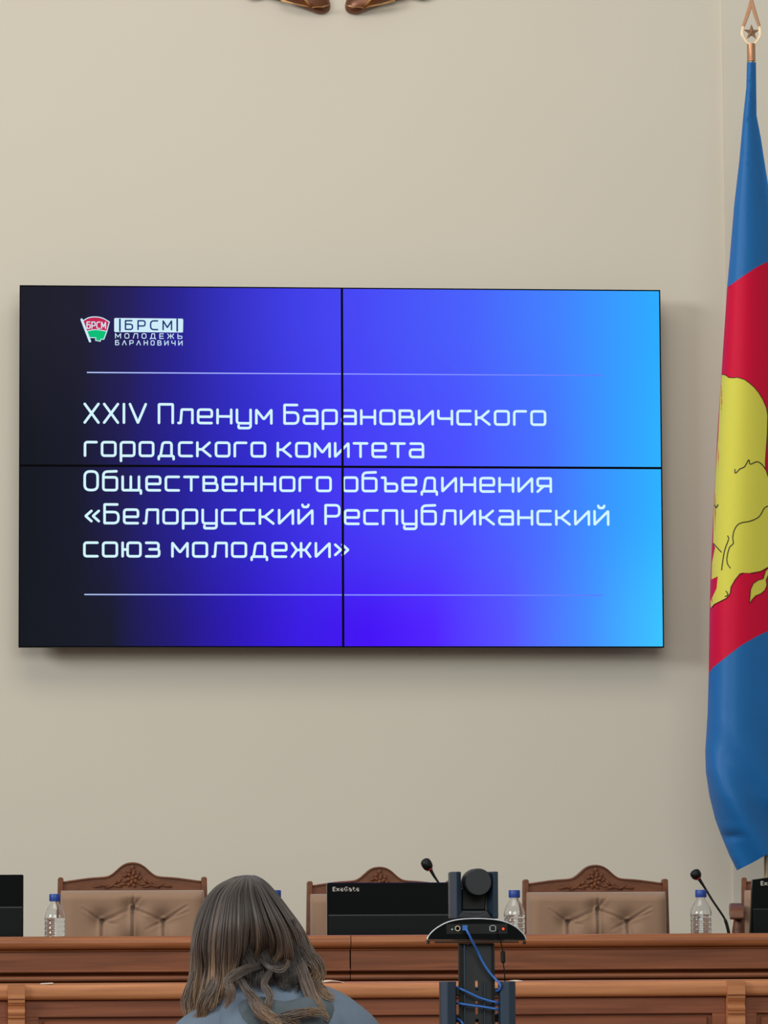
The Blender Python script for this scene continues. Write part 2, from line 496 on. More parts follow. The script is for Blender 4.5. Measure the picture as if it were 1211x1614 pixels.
# ------------------------------------------------------------------ video wall
SW, SH = 2.43, 1.3625
SB = at(29, 1020, 0).z
SL = at(30, 735, 0).x
vw = thing('video_wall', 'large wall screen of four displays showing a blue slide with white lettering', 'screen', (SL + SW / 2, 0.1, SB))
cab = MB().box(SL + .03, SL + SW - .03, .03, WY - .005, SB + .04, SB + SH - .04)
obj('mounting_frame', cab, M['black'], vw)
hw, hh, bz = SW / 2, SH / 2, 0.0042
for iz in (1, 0):
    for ix in (0, 1):
        x0, z0 = SL + ix * hw, SB + iz * hh
        d = obj('display_panel', MB().box(x0 + .0004, x0 + hw - .0004, .004, .05, z0 + .0004, z0 + hh - .0004), M['black'], vw)
        q = MB()
        q.add([(x0 + bz, .0015, z0 + bz), (x0 + hw - bz, .0015, z0 + bz), (x0 + hw - bz, .0015, z0 + hh - bz), (x0 + bz, .0015, z0 + hh - bz)], [(0, 1, 2, 3)])
        q.uv = {0: (ix * .5, iz * .5), 1: (ix * .5 + .5, iz * .5), 2: (ix * .5 + .5, iz * .5 + .5), 3: (ix * .5, iz * .5 + .5)}
        obj('screen_image', q, M['slide'], d)
        f = MB()
        f.box(x0, x0 + bz, -.003, .0045, z0, z0 + hh); f.box(x0 + hw - bz, x0 + hw, -.003, .0045, z0, z0 + hh)
        f.box(x0 + bz, x0 + hw - bz, -.003, .0045, z0, z0 + bz); f.box(x0 + bz, x0 + hw - bz, -.003, .0045, z0 + hh - bz, z0 + hh)
        obj('bezel', f, M['bezel'], d)
px_m = SW / 1013.5
for s, xa, xb, yb in (('XXIV Пленум Барановичского', 131.5, 861.5, 667.5), ('городского комитета', 132, 669, 719.7),
                      ('Общественного объединения', 131.5, 870.5, 774), ('«Белорусский Республиканский', 133, 961, 826), ('союз молодежи»', 131, 551, 878.3)):
    t = MB(); a = at(xa, yb, 0); b = at(xb, yb, 0)
    lettering(t, s, a.x, b.x, a.z + .004, 21.2 * px_m, 4.0 * px_m, .0006)
    obj('text_line', t, M['text'], vw)
for (xa, ya, xb) in ((137, 587, 950), (133, 937, 950)):
    a = at(xa, ya, 0); b = at(xb, ya, 0)
    q = MB(); q.add([(a.x, .0008, a.z - .0022), (b.x, .0008, a.z - .0022), (b.x, .0008, a.z + .0022), (a.x, .0008, a.z + .0022)], [(0, 1, 2, 3)])
    q.uv = {0: (0, 0), 1: (1, 0), 2: (1, 1), 3: (0, 1)}
    obj('rule_line', q, M['rule'], vw)


def lp(x, y):      # logo crop coordinates -> (x, z) on the screen plane
    p = at(110 + x / 5.767, 480 + y / 5.767, 0)
    return (p.x, p.z)


def flatpoly(mb, pts, y):
    mb.add([(x, y, z) for x, z in pts], [tuple(range(len(pts)))])


lg = MB(); flatpoly(lg, [lp(*p) for p in ((404, 130), (412, 122), (1022, 128), (1032, 136), (1030, 248), (1022, 254), (410, 250), (404, 242))], .0008)
plate = obj('logo_plate', lg, M['logo_white'], vw)
t = MB(); a, b = lp(500, 226), lp(932, 226)
lettering(t, 'БРСМ', a[0], b[0], a[1], 80 / 5.767 / 1.38 * px_m, 2.3 * px_m, .0004, gap=.8)
for x in (456, 977):
    p, q = lp(x, 240), lp(x, 134)
    ribbon(t, [Vector(p), Vector(q)], 2.6 * px_m, .0004)
obj('logo_lettering', t, M['logo_navy'], plate)
t = MB(); a, b = lp(412, 305), lp(1024, 305)
lettering(t, 'МОЛОДЕЖЬ', a[0], b[0], a[1], 42 / 5.767 / 1.38 * px_m, 1.25 * px_m, .0006, gap=1.0)
a, b = lp(412, 366), lp(1026, 366)
lettering(t, 'БАРАНОВИЧИ', a[0], b[0], a[1], 40 / 5.767 / 1.38 * px_m, 1.25 * px_m, .0006, gap=1.05)
obj('logo_caption', t, M['logo_white'], vw)


def curve2(pts, n=6):
    out = []
    P = [Vector(p) for p in pts]
    for i in range(len(P) - 1):
        p0, p1, p2, p3 = P[max(i - 1, 0)], P[i], P[i + 1], P[min(i + 2, len(P) - 1)]
        for k in range(n):
            t = k / n
            out.append(.5 * ((2 * p1) + (p2 - p0) * t + (2 * p0 - 5 * p1 + 4 * p2 - p3) * t * t + (3 * p1 - p0 - 3 * p2 + p3) * t ** 3))
    out.append(P[-1])
    return out


lt = [tuple(v) for v in curve2([(118, 150), (170, 120), (235, 112), (300, 124), (360, 158)])]
em = MB(); red = lt + [tuple(v) for v in curve2([(338, 240), (290, 232), (230, 226), (155, 240)])]
flatpoly(em, [lp(*p) for p in red], .0009)
le = obj('logo_flag', em, M['logo_red'], vw)
em = MB(); flatpoly(em, [lp(*p) for p in [tuple(v) for v in curve2([(155, 242), (230, 228), (338, 242)])] + [(322, 290), (300, 318), (282, 316), (278, 336), (232, 326), (236, 300), (200, 298), (176, 300)]], .0009)
obj('logo_band', em, M['logo_green'], le)
em = MB()
outl = lt + [(338, 240), (310, 316)]
ribbon(em, [Vector(lp(*p)) for p in outl], 1.5 * px_m, .0007)
ribbon(em, [Vector(lp(*p)) for p in [tuple(v) for v in curve2([(155, 242), (230, 228), (338, 242)])]], 1.2 * px_m, .0007)
ribbon(em, [Vector(lp(*p)) for p in ((310, 316), (284, 314), (278, 334), (234, 326), (238, 302), (178, 300))], 1.2 * px_m, .0007)
ribbon(em, [Vector(lp(*p)) for p in ((108, 136), (184, 334))], 3.6 * px_m, .0007)
a, b = lp(152, 216), lp(330, 216)
lettering(em, 'БРСМ', a[0], b[0], a[1], 58 / 5.767 / 1.38 * px_m, 1.6 * px_m, .0005, gap=.5)
obj('logo_outline', em, M['logo_white'], le)


# ------------------------------------------------------------------ wall emblem (only its lower tips reach the frame)
def dome(mb, poly, y, depth, steps=6):
    """a bulging relief over a convex-ish outline of pixels, standing on the plane y"""
    cx = sum(p[0] for p in poly) / len(poly); cy = sum(p[1] for p in poly) / len(poly)
    n = len(poly); rings = []
    for k in range(steps + 1):
        a = PI / 2 * k / steps
        s = max(math.cos(a), .02); d = depth * math.sin(a)
        rings.append([at(cx + (p[0] - cx) * s, cy + (p[1] - cy) * s, y - d) for p in poly])
    vs = [v for r in rings for v in r]
    fs = []
    for k in range(steps):
        for i in range(n):
            j = (i + 1) % n
            fs.append((k * n + i, k * n + j, (k + 1) * n + j, (k + 1) * n + i))
    fs.append(tuple(steps * n + i for i in range(n)))
    fs.append(tuple(range(n))[::-1])
    mb.add(vs, fs)


embl = thing('wall_emblem', 'bronze wreath relief high on the wall, two curled tips showing', 'emblem', at(530, -90, WY))
for sgn in (-1, 1):
    def mx(p):      # left lobe given in pixels; the right one mirrored about x = 532
        return p if sgn < 0 else (1064 - p[0] + 1, p[1] + .5)
    lobe = [(398, -22), (418, -4), (443, 1), (460, 6), (476, 12.5), (493, 19.5), (503, 22.6), (513, 21.4), (519.5, 16.4), (521, 8), (519, 0), (514, -12), (498, -30), (460, -46), (420, -44)]
    m_ = MB(); dome(m_, [tuple(v) for v in curve2([mx(p) for p in lobe + lobe[:1]], 3)][:-1], WY, .055)
    arm = obj('wreath_tip', m_, M['bronze'], embl, smooth='auto', weld=True)
    for blade in ([(440, -3), (455, 2), (470, 6), (486, 9), (490, 12), (472, 9), (455, 5.5), (443, 2.5)],
                  [(470, -14), (480, -6), (487, 2), (492, 10.5), (486, 8), (478, 0), (470, -8)],
                  [(491, 11.5), (500, 10), (510, 10.5), (519, 7), (519, 8.3), (510, 12), (500, 11.6), (492, 12.8)]):
        m_ = MB(); dome(m_, [mx(p) for p in blade], WY - .044, .02, 3)
        obj('gilded_leaf', m_, M['brass'], arm, smooth='auto', weld=True)
    m_ = MB()
    for k in range(16):
        t0 = k / 15
        cx, cy = 420 - 120 * math.sin(t0 * PI * .62), -30 - 300 * t0
        m_.ell(at(*mx((cx, cy)), WY - .02), (.05, .03, .10), 10, 6, Matrix.Rotation(-sgn * (.9 - 1.4 * t0), 3, 'Y'))
    obj('wreath_arm', m_, M['bronze'], embl, smooth=True)

# ------------------------------------------------------------------ flag on its pole
FY = -0.45
pole_top, pole_bot = at(1184.6, 97, FY), at(1209.5, 1390, FY)
ax = (pole_top - pole_bot)
foot = pole_bot - ax * ((pole_bot.z - POD) / ax.z)
fl = thing('standing_flag', 'tall blue and red flag with a yellow bull hanging from a copper-tipped pole', 'flag', foot)
m_ = MB(); m_.tube([foot + Vector((0, 0, .05)), pole_top], .011, 14); obj('pole', m_, M['pole'], fl, smooth='auto')
m_ = MB().lathe([(.19, 0), (.19, .02), (.12, .045), (.05, .06), (.03, .12), (.02, .2)], foot.x, foot.y, foot.z, 28); obj('base', m_, M['brass'], fl, smooth='auto')
c0, c1 = at(1184.6, 96.5, FY), at(1184.3, 69, FY)
m_ = MB(); m_.tube([c0, c0 + (c1 - c0) * .06, c0 + (c1 - c0) * .08, c1], [.0165, .0165, .0158, .0158], 18); obj('collar', m_, M['copper'], fl, smooth='auto')
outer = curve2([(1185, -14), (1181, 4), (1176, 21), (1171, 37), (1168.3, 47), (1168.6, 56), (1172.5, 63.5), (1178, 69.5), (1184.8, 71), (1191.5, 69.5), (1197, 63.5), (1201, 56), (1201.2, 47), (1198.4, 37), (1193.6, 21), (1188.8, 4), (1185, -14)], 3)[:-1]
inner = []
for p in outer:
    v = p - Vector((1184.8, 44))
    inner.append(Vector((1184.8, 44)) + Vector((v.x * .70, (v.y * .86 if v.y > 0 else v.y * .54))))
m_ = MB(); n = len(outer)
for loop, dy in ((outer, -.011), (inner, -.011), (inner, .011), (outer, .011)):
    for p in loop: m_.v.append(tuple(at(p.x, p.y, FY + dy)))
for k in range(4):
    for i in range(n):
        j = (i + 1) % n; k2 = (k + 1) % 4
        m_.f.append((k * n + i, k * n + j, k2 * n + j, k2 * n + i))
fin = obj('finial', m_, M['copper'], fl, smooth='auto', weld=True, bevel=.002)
fin.data.materials.append(M['finial_glint'])  # window reflection on the lower half, put in as a paler colour
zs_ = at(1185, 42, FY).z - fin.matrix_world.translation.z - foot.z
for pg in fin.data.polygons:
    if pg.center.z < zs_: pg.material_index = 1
m_ = MB()
sc = at(1185, 51, FY)
for sgn in (-1, 1):
    ring = []
    for k in range(10):
        r = (13.5 if k % 2 == 0 else 5.4) / 425
        a = PI / 2 + k * PI / 5
        ring.append(Vector((sc.x + r * math.cos(a), sc.y, sc.z + r * math.sin(a))))
    m_.add(ring + [Vector((sc.x, sc.y + sgn * .011, sc.z))], [((k, (k + 1) % 10, 10) if sgn < 0 else ((k + 1) % 10, k, 10)) for k in range(10)])
obj('star', m_, M['star'], fin)

left_e = [(1177.7, 98), (1176.8, 137), (1172, 182), (1165.4, 256), (1157.7, 322), (1150.6, 407), (1146.5, 453), (1137.6, 589), (1131, 687), (1124, 822), (1120, 918), (1118.7, 970), (1117.5, 1061), (1115.7, 1124.5), (1112, 1184), (1113, 1217), (1118.7, 1255), (1127.6, 1291), (1136.5, 1315), (1150, 1348), (1162, 1372)]
right_e = [(1192, 98), (1193, 182), (1199.6, 216.5), (1208, 271), (1216, 320), (1228, 390), (1246, 560), (1262, 760), (1272, 1000), (1280, 1180), (1283, 1260), (1272, 1310)]


def lerp_e(e, y):
    if y <= e[0][1]: return e[0][0]
    for a, b in zip(e[:-1], e[1:]):
        if y <= b[1]: return a[0] + (b[0] - a[0]) * (y - a[1]) / (b[1] - a[1])
    return e[-1][0]


def flag_depth(px, py):
    l = lerp_e(left_e, py); r = lerp_e(right_e, min(py, 1300))
    u = max(0, min(1, (px - l) / max(r - l, 1)))
    wd = (r - l) / 430.0
    amp = .30 * wd + .012
    y = -amp * (math.sin(PI * min(1, (u * 1.12) ** .62)) ** .85)
    k = max(0, min(1, (py - 240) / 700))
    y += .004 * k * math.sin(u * 9 + py * .003)
    b = max(0, min(1, (py - 1120) / 200))
    y += .022 * b * math.sin(px * .075 - py * .05)
    dx, dy = (px - 1148) * .9 + (py - 1318) * -.25, (py - 1318)
    y += .018 * math.exp(-(dx / 16) ** 2 - (dy / 5) ** 2)
    y -= .012 * math.exp(-(dx / 20) ** 2 - ((dy + 12) / 7) ** 2)
    return y - .012


def cloth(polys, off=0.0, sx=5, sy=9):
    bm = bmesh.new()
    for poly in polys:
        vv = [bm.verts.new((p[0], p[1], 0)) for p in poly]
        for tri in tessellate_polygon([[Vector((p[0], p[1], 0)) for p in poly]]):
            bm.faces.new([vv[i] for i in tri])
    bmesh.ops.recalc_face_normals(bm, faces=bm.faces)
    xs = [v.co.x for v in bm.verts]; ys = [v.co.y for v in bm.verts]
    lo, hi = min(xs), max(xs)
    x = lo + sx
    while x < hi:
        bmesh.ops.bisect_plane(bm, geom=bm.verts[:] + bm.edges[:] + bm.faces[:], plane_co=(x, 0, 0), plane_no=(1, 0, 0)); x += sx
    lo, hi = min(ys), max(ys)
    x = lo + sy
    while x < hi:
        bmesh.ops.bisect_plane(bm, geom=bm.verts[:] + bm.edges[:] + bm.faces[:], plane_co=(0, x, 0), plane_no=(0, 1, 0)); x += sy
    mb = MB(); bm.verts.index_update()
    mb.v = [tuple(at(v.co.x, v.co.y, FY + flag_depth(v.co.x, v.co.y) - off)) for v in bm.verts]
    mb.f = []
    for f in bm.faces:
        ix = [v.index for v in f.verts]
        nrm = f.normal.z
        mb.f.append(tuple(ix[::-1] if nrm < 0 else ix))
    bm.free()
    mb.f = [tuple(reversed(f)) for f in mb.f]
    return mb


def le(a, b):      # left-edge points between two rows, both ends interpolated
    return [(lerp_e(left_e, a), a)] + [p for p in left_e if a + .5 < p[1] < b - .5] + [(lerp_e(left_e, b), b)]


def re_(a, b):
    return [(lerp_e(right_e, a), a)] + [p for p in right_e if a + .5 < p[1] < b - .5] + [(lerp_e(right_e, b), b)]


b1 = [(1151, 450), (1174, 433.5), (1194, 420.5), (1211, 412.5)]
b2 = [(1124.6, 1051.6), (1139.5, 1039.7), (1169, 1017), (1193, 1003), (1211, 994.5), (1240, 984)]
top_poly = le(98, 453) + b1 + re_(98, 395)[::-1]
red_poly = le(453, 1061) + b2 + re_(395, 970)[::-1] + b1[::-1]
bot_poly = le(1061, 1372) + [(1186, 1360), (1211, 1346), (1242, 1330)] + re_(970, 1310)[::-1] + b2[::-1]
fc = obj('flag_cloth', cloth([top_poly]), M['flag_blue'], fl, smooth=True, weld=True)
rc = obj('red_band', cloth([red_poly]), M['flag_red'], fc, smooth=True, weld=True)
obj('lower_band', cloth([bot_poly]), M['flag_blue'], fc, smooth=True, weld=True)
rc['label'] = 'crimson middle band of the flag'


def c7(x, y):
    return (1080 + x / 2.603, 380 + y / 2.603)


bull = [(151, 547), (165, 549), (180, 560), (198, 561), (215, 559), (245, 568), (266, 583), (285, 600), (303, 622), (320, 650), (334, 682), (340, 715), (338, 790), (333, 860), (330, 905), (331, 935), (341, 965), (380, 1010), (400, 1120), (390, 1240), (360, 1318), (341, 1338), (310, 1355), (270, 1362), (240, 1361), (225, 1365), (205, 1390), (188, 1420), (185, 1445), (170, 1465), (140, 1480), (120, 1490), (106, 1508), (105, 1478), (118, 1450), (130, 1425), (135, 1375), (122, 1382), (109, 1388), (111, 1320), (120, 1275), (124, 1258), (116, 1238), (118, 1120), (126, 950), (137, 800), (145, 640)]
bull = [(max(c7(*p)[0], lerp_e(left_e, c7(*p)[1]) - .5), c7(*p)[1]) for p in bull]
leaf = [c7(*p) for p in [(345, 1340), (332, 1352), (322, 1385), (300, 1392), (281, 1405), (270, 1430), (268, 1455), (265, 1487), (276, 1470), (290, 1455), (312, 1446), (328, 1432), (336, 1412), (333, 1390), (342, 1370), (360, 1350)]]
ye = obj('bull_emblem', cloth([bull, leaf], .002), M['flag_yellow'], fc, smooth=True, weld=True)
ye['label'] = 'yellow bull printed on the red band'
ln = MB()


def inkline(pts, wpx):
    q = [Vector(p) for p in pts]
    dense = []
    for a, b in zip(q[:-1], q[1:]):
        k = max(1, int((b - a).length / 2))
        dense += [a + (b - a) * i / k for i in range(k)]
    dense.append(q[-1])
    vs = []
    for i, p in enumerate(dense):
        d = dense[min(i + 1, len(dense) - 1)] - dense[max(i - 1, 0)]
        nn = Vector((-d.y, d.x)).normalized() * wpx / 2
        for e in (p - nn, p + nn):
            vs.append(at(e.x, e.y, FY + flag_depth(e.x, e.y) - .0035))
    ln.add(vs, [(2 * i, 2 * i + 2, 2 * i + 3, 2 * i + 1) for i in range(len(dense) - 1)])


inkline([bull[i] for i in range(0, 24)], 1.0)
inkline([bull[i] for i in range(24, 33)], 1.0)
inkline(leaf + leaf[:1], .9)
for pts in ([(205, 935), (207, 952), (225, 935), (245, 925), (262, 897), (268, 915), (295, 905), (315, 915), (332, 937)],
            [(122, 1083), (128, 1094), (136, 1080)],
            [(360, 1080), (341, 1087), (325, 1097), (305, 1130), (270, 1148), (225, 1158), (204, 1182), (196, 1215), (198, 1240), (182, 1258), (172, 1300), (175, 1325), (187, 1342)],
            [(174, 1208), (179, 1222), (166, 1258), (158, 1292), (150, 1350)], [(116, 1240), (150, 1277)], [(163, 1458), (172, 1455), (175, 1445), (167, 1435)]):
    inkline(curve2([c7(*p) for p in pts], 4), 1.5)
obj('emblem_outline', ln, M['flag_line'], fc)


# ------------------------------------------------------------------ the presidium desk: two units side by side
DY = -2.40
def zr(py, Y=DY, px=600): return at(px, py, Y).z


LIP = zr(1473.6)


def bull_nose(y0, depth, z0, z1, n=8, r=None):
    """profile (y, z) of a board with a rounded front"""
    hgt = z1 - z0; r = r or hgt / 2
    p = [(y0 + depth, z0), (y0 + depth, z1)]
    for k in range(n + 1):
        a = PI / 2 * k / n
        p.append((y0 + r - r * math.sin(a), z1 - r + r * math.cos(a)))
    for k in range(n + 1):
        a = PI / 2 * k / n
        p.append((y0 + r - r * math.cos(a), z0 + r - r * math.sin(a)))
    return p


def desk(label, x0, x1):
    t = thing('presidium_desk', label, 'desk', ((x0 + x1) / 2, DY + .4, POD), 'long wooden desk units')
    z = lambda py: zr(py)
    obj('top_ledge', MB().prism(bull_nose(DY, .17, z(1494.6), LIP), 'x', x0, x1), M['desk_edge'], t, smooth='auto')
    obj('fillet', MB().prism([(DY + .024, z(1497.3)), (DY + .022, z(1495.6)), (DY + .03, z(1494.6)), (DY + .09, z(1494.6)), (DY + .09, z(1497.3))], 'x', x0, x1), M['desk_edge'], t)
    obj('frieze', MB().box(x0 + .001, x1 - .001, DY + .032, DY + .10, z(1526), z(1497.3)), M['desk'], t)
    obj('bead', MB().prism(bull_nose(DY + .024, .07, z(1531), z(1526)), 'x', x0, x1), M['desk'], t, smooth='auto')
    cove = [(DY + .10, z(1531)), (DY + .028, z(1531)), (DY + .05, z(1532.5)), (DY + .056, z(1536)), (DY + .10, z(1536))]
    obj('cove', MB().prism(cove, 'x', x0, x1), M['desk'], t)
    obj('torus_moulding', MB().prism(bull_nose(DY + .026, .07, z(1545), z(1536)), 'x', x0, x1), M['desk'], t, smooth='auto')
    obj('front_board', MB().box(x0 + .001, x1 - .001, DY + .05, DY + .10, POD, z(1545)), M['desk'], t)
    obj('worktop', MB().box(x0, x1, DY + .10, DY + .72, LIP - .108, LIP - .078), M['desk_edge'], t, bevel=.004)
    for x in (x0, x1 - .03):
        obj('end_panel', MB().box(x, x + .03, DY + .10, DY + .68, POD, LIP - .108), M['desk'], t)
    return t


xs = at(553.5, 1500, DY).x
desk('wooden panelled desk on the left, ending at the seam behind the seated woman', -1.6, xs - .0012)
desk('wooden panelled desk on the right, behind the tripod camera and under two clear bottles', xs + .0012, 4.4)

# the lower counter in front of the desk
CY = -2.98
zc = lambda py: at(600, py, CY).z
ct = thing('front_counter', 'honey wood counter with pilasters in front of the long desk, lower than it', 'counter', (1.3, CY + .25, POD))
CT = zc(1549.2)
obj('top_rail', MB().prism(bull_nose(CY, .05, zc(1573.5), CT, 8, .016), 'x', -1.6, 4.4), M['honey'], ct, smooth='auto')
obj('counter_top', MB().box(-1.6, 4.4, CY + .05, CY + .46, CT - .03, CT), M['honey'], ct)
obj('front_board', MB().box(-1.6, 4.4, CY + .045, CY + .075, POD, CT - .03), M['panel'], ct)
pil = [(12.5, 39.3), (1146.5, 1174)]
spans = []
pw = [(at(a, 1580, CY).x, at(b, 1580, CY).x) for a, b in pil]
pitch_x = pw[1][0] - pw[0][0]
for x0, x1 in pw:
    m_ = MB(); y = CY - .016
    prof = [(CY + .045, POD), (CY + .002, POD), (y + .008, POD)]
    rows = [(1614 + 60, .006), (1606, .006), (1604.6, .006), (1604, .012), (1602, .012), (1601, .004), (1598.5, .002), (1598, .009), (1596.5, .009), (1595.5, .003), (1592, .001), (1591.5, .006), (1590, .007), (1586, .013), (1582, .010), (1580, .004), (1579, .010), (1578.2, .010), (1577, .003), (1573, .001), (1572.4, .007), (1571.4, .007), (1570.8, 0), (1549.2, 0)]
    prof += [(y + d, zc(r)) for r, d in rows] + [(CY + .04, CT)]
    m_.prism(prof, 'x', x0, x1)
    obj('pilaster', m_, M['honey'], ct)
edges = [(-1.6, pw[0][0]), (pw[0][1], pw[1][0]), (pw[1][1], 4.4)]
for x0, x1 in edges:
    yb = CY + .045
    zt_, zi = zc(1574), zc(1600.5)
    st = .042
    fr = MB()
    fr.box(x0, x1, yb - .018, yb, zi, zt_); fr.box(x0, x0 + st, yb - .018, yb, POD + .1, zi); fr.box(x1 - st, x1, yb - .018, yb, POD + .1, zi); fr.box(x0, x1, yb - .018, yb, POD, POD + .1)
    obj('panel_frame', fr, M['panel'], ct, bevel=.002)
    pn = MB(); pn.box(x0 + st + .012, x1 - st - .012, yb - .010, yb, POD + .115, zi - .009)
    obj('raised_panel', pn, M['panel'], ct, bevel=.008, seg=1)

for (xa, xb, lab, yy) in ((64, 84, 'thin pile of white paper on the counter beside the left pilaster', .06), (813, 823, 'small white card on the counter just right of the stand bracket', .08), (506, 541, 'curled sheet of paper on the counter by the woman in grey', .05)):
    a, b = at(xa, 1549, CY + .1), at(xb, 1549, CY + .1)
    m_ = MB(); n = 8
    for j in range(2):
        for i in range(n + 1):
            u = i / n
            m_.v.append((a.x + (b.x - a.x) * u, CY + yy + j * .2, CT + .0022 + (.005 * math.sin(PI * u) if xa == 506 else .0016 * u)))
    m_.f = [(i, i + 1, n + 2 + i, n + 1 + i) for i in range(n)]
    o = obj('paper_sheet', m_, M['paper'], base=((a.x + b.x) / 2, CY + yy + .1, CT))
    sd = o.modifiers.new('thick', 'SOLIDIFY'); sd.thickness = .0014; sd.offset = -1
    tag(o, lab, 'paper')


# ------------------------------------------------------------------ carved chairs
def seg_d(p, a, b):
    ab = b - a; t = max(0, min(1, (p - a).dot(ab) / ab.dot(ab)))
    return (p - a - ab * t).length, t


def make_chair(arms=False):
    """local: origin on the floor under the backrest; the sitter faces -y. k px = 1/452 m"""
    t = thing('carved_chair', 'carved chair', 'chair', (0, 0, 0))
    k = 1 / 455
    Ht = 1.075                                   # crest peak above floor
    zb = Ht - 45 * k                             # underside of the crest rail
    W2 = 117 * k
    for s in (-1, 1):
        post = MB()
        prof = [(s * (W2 + .008), 0), (s * (W2 + .008), .45), (s * (W2 + .004), .8), (s * W2, Ht - 26 * k), (s * (W2 - .004), Ht - 23.5 * k), (s * (W2 - .015), Ht - 23.5 * k), (s * (W2 - .019), Ht - 26 * k), (s * (W2 - .019), .8), (s * (W2 - .026), .45), (s * (W2 - .026), 0)]
        post.prism(prof, 'y', -.016, .03)
        obj('back_post', post, M['chair_wood'], t, bevel=.003)
        leg = MB(); leg.prism([(s * (W2 + .008), 0), (s * (W2 + .008), .42), (s * (W2 - .04), .42), (s * (W2 - .03), 0)], 'y', -.50, -.455)
        obj('front_leg', leg, M['chair_wood'], t, bevel=.003)
    half = [(-W2 + .018, 30), (-42 * k - .06, 24.5), (-42 * k, 22.2), (-32 * k, 18), (-25 * k, 12.2), (-18 * k, 6), (-10 * k, 1.6), (0, 0)]
    top = [(x, Ht - d * k) for x, d in half]
    top = top + [(-x, z) for x, z in top[:-1][::-1]]
    top = [tuple(v) for v in curve2(top, 4)]
    cr = MB().prism(top + [(W2 - .018, zb - .02), (-W2 + .018, zb - .02)], 'y', -.006, .024)
    crest = obj('crest_rail', cr, M['chair_wood'], t, bevel=.002)
    bd = MB(); bd.tube([Vector((x, -.008, z - .004)) for x, z in top], .0035, 6)
    obj('bead', bd, M['chair_wood'], crest, smooth=True)
    cv = MB(); zc_ = Ht - 25 * k
    for j in range(6):
        a = j * PI / 3 + .3
        cv.ell((.014 * math.cos(a), -.010, zc_ + .015 * math.sin(a)), (.012, .007, .007), 8, 5, Matrix.Rotation(-a, 3, 'Y'))
    for j in range(9):
        a = j * 2 * PI / 9
        cv.ell((.026 * math.cos(a), -.008, zc_ + .026 * math.sin(a)), (.010, .006, .006), 8, 5, Matrix.Rotation(-a - .7, 3, 'Y'))
    cv.ell((0, -.013, zc_), (.008, .006, .008), 8, 6)
    cv.ell((0, -.009, zc_ + .036), (.008, .006, .010), 8, 6)
    for s in (-1, 1):
        for x, z, a, l in ((.035, -.018, .1, .020), (.052, -.024, -.2, .018), (.075, -.024, .35, .022), (.096, -.022, -.3, .018), (.118, -.024, .15, .020), (.062, -.014, .6, .014), (.045, -.006, .9, .012)):
            cv.ell((s * x, -.008, zc_ + z - .004), (l, .006, .0048), 8, 5, Matrix.Rotation(s * a, 3, 'Y'))
    obj('carving', cv, M['chair_wood'], crest, smooth=True)
    # tufted back: a grid with buttons, pleats and creases
    zt, zl = zb + .001, .44
    X2 = W2 - .008
    nx, nz = 112, 120
    B = [Vector((0, zt - .063)), Vector((-.106, zt - .106)), Vector((.106, zt - .106))]
    B += [Vector((0, zt - .19)), Vector((-.106, zt - .235)), Vector((.106, zt - .235)), Vector((0, zt - .32))]
    seams = [(B[0], Vector((.004, zt - .012)), .010, .004), (B[0], B[3], .016, .0045), (B[1], B[4], .014, .0045), (B[2], B[5], .014, .0045),
             (B[1], B[0] * .8 + B[1] * .2, .006, .005), (B[0], B[2], .007, .004), (B[1], B[1] + Vector((-.07, .045)), .006, .0035), (B[2], B[2] + Vector((.08, .05)), .007, .004),
             (B[2], B[2] + Vector((.082, .032)), .005, .0035), (B[0], B[0] + Vector((.034, .045)), .007, .004), (B[0], B[0] + Vector((.022, .048)), .005, .0035),
             (B[1], B[1] + Vector((.05, -.012)), .005, .004), (B[2], B[2] + Vector((-.06, -.03)), .005, .004), (B[1], B[1] + Vector((.06, .016)), .006, .0035), (B[2], B[2] + Vector((-.05, .01)), .004, .004)]
    m_ = MB()
    for j in range(nz + 1):
        for i in range(nx + 1):
            x = -X2 + 2 * X2 * i / nx
            z = zl + (zt - zl) * (1 - (1 - j / nz) ** 1.6)
            ex = min(1, (X2 - abs(x)) / .045); ez = min(1, (zt - z) / .035)
            e = math.sqrt(max(0, 1 - (1 - ex) ** 2)) * .55 + .45 * min(1, ex * 8) if ex < 1 else 1
            f = math.sqrt(max(0, 1 - (1 - ez) ** 2)) if ez < 1 else 1
            y = -.066 * e * (.25 + .75 * f)
            P = Vector((x, z)); pit = 0
            for b in B:
                d = (P - b).length
                pit += .026 * math.exp(-(d / .036) ** 2) + .016 * math.exp(-(d / .012) ** 2)
            for a, b, dep, wd in seams:
                d, tt = seg_d(P, a, b)
                dep2 = dep * (1 - .75 * tt)
                pit += dep2 * math.exp(-(d / wd) ** 2) - dep2 * .35 * math.exp(-((d - 2.3 * wd) / (1.2 * wd)) ** 2)
            y += pit * min(1, ex * 1.5) * min(1, ez * 1.2)
            m_.v.append((x, y - .006, z - .006 * (1 - (x / X2) ** 2) * 0))
    for j in range(nz):
        for i in range(nx):
            a = j * (nx + 1) + i
            m_.f.append((a, a + 1, a + nx + 2, a + nx + 1))
    nb = len(m_.v)
    m_.add([(-X2, .018, zl), (X2, .018, zl), (X2, .018, zt), (-X2, .018, zt)], [(3, 2, 1, 0)])
    row = lambda j: [j * (nx + 1) + i for i in range(nx + 1)]
    m_.f.append(tuple(row(nz)) + (nb + 2, nb + 3)); m_.f.append(tuple(row(0)[::-1]) + (nb, nb + 1))
    m_.f.append(tuple(j * (nx + 1) for j in range(nz + 1)) + (nb + 3, nb)); m_.f.append(tuple(j * (nx + 1) + nx for j in range(nz, -1, -1)) + (nb + 1, nb + 2))
    up = obj('tufted_back', m_, M['velvet'], t, smooth='auto')
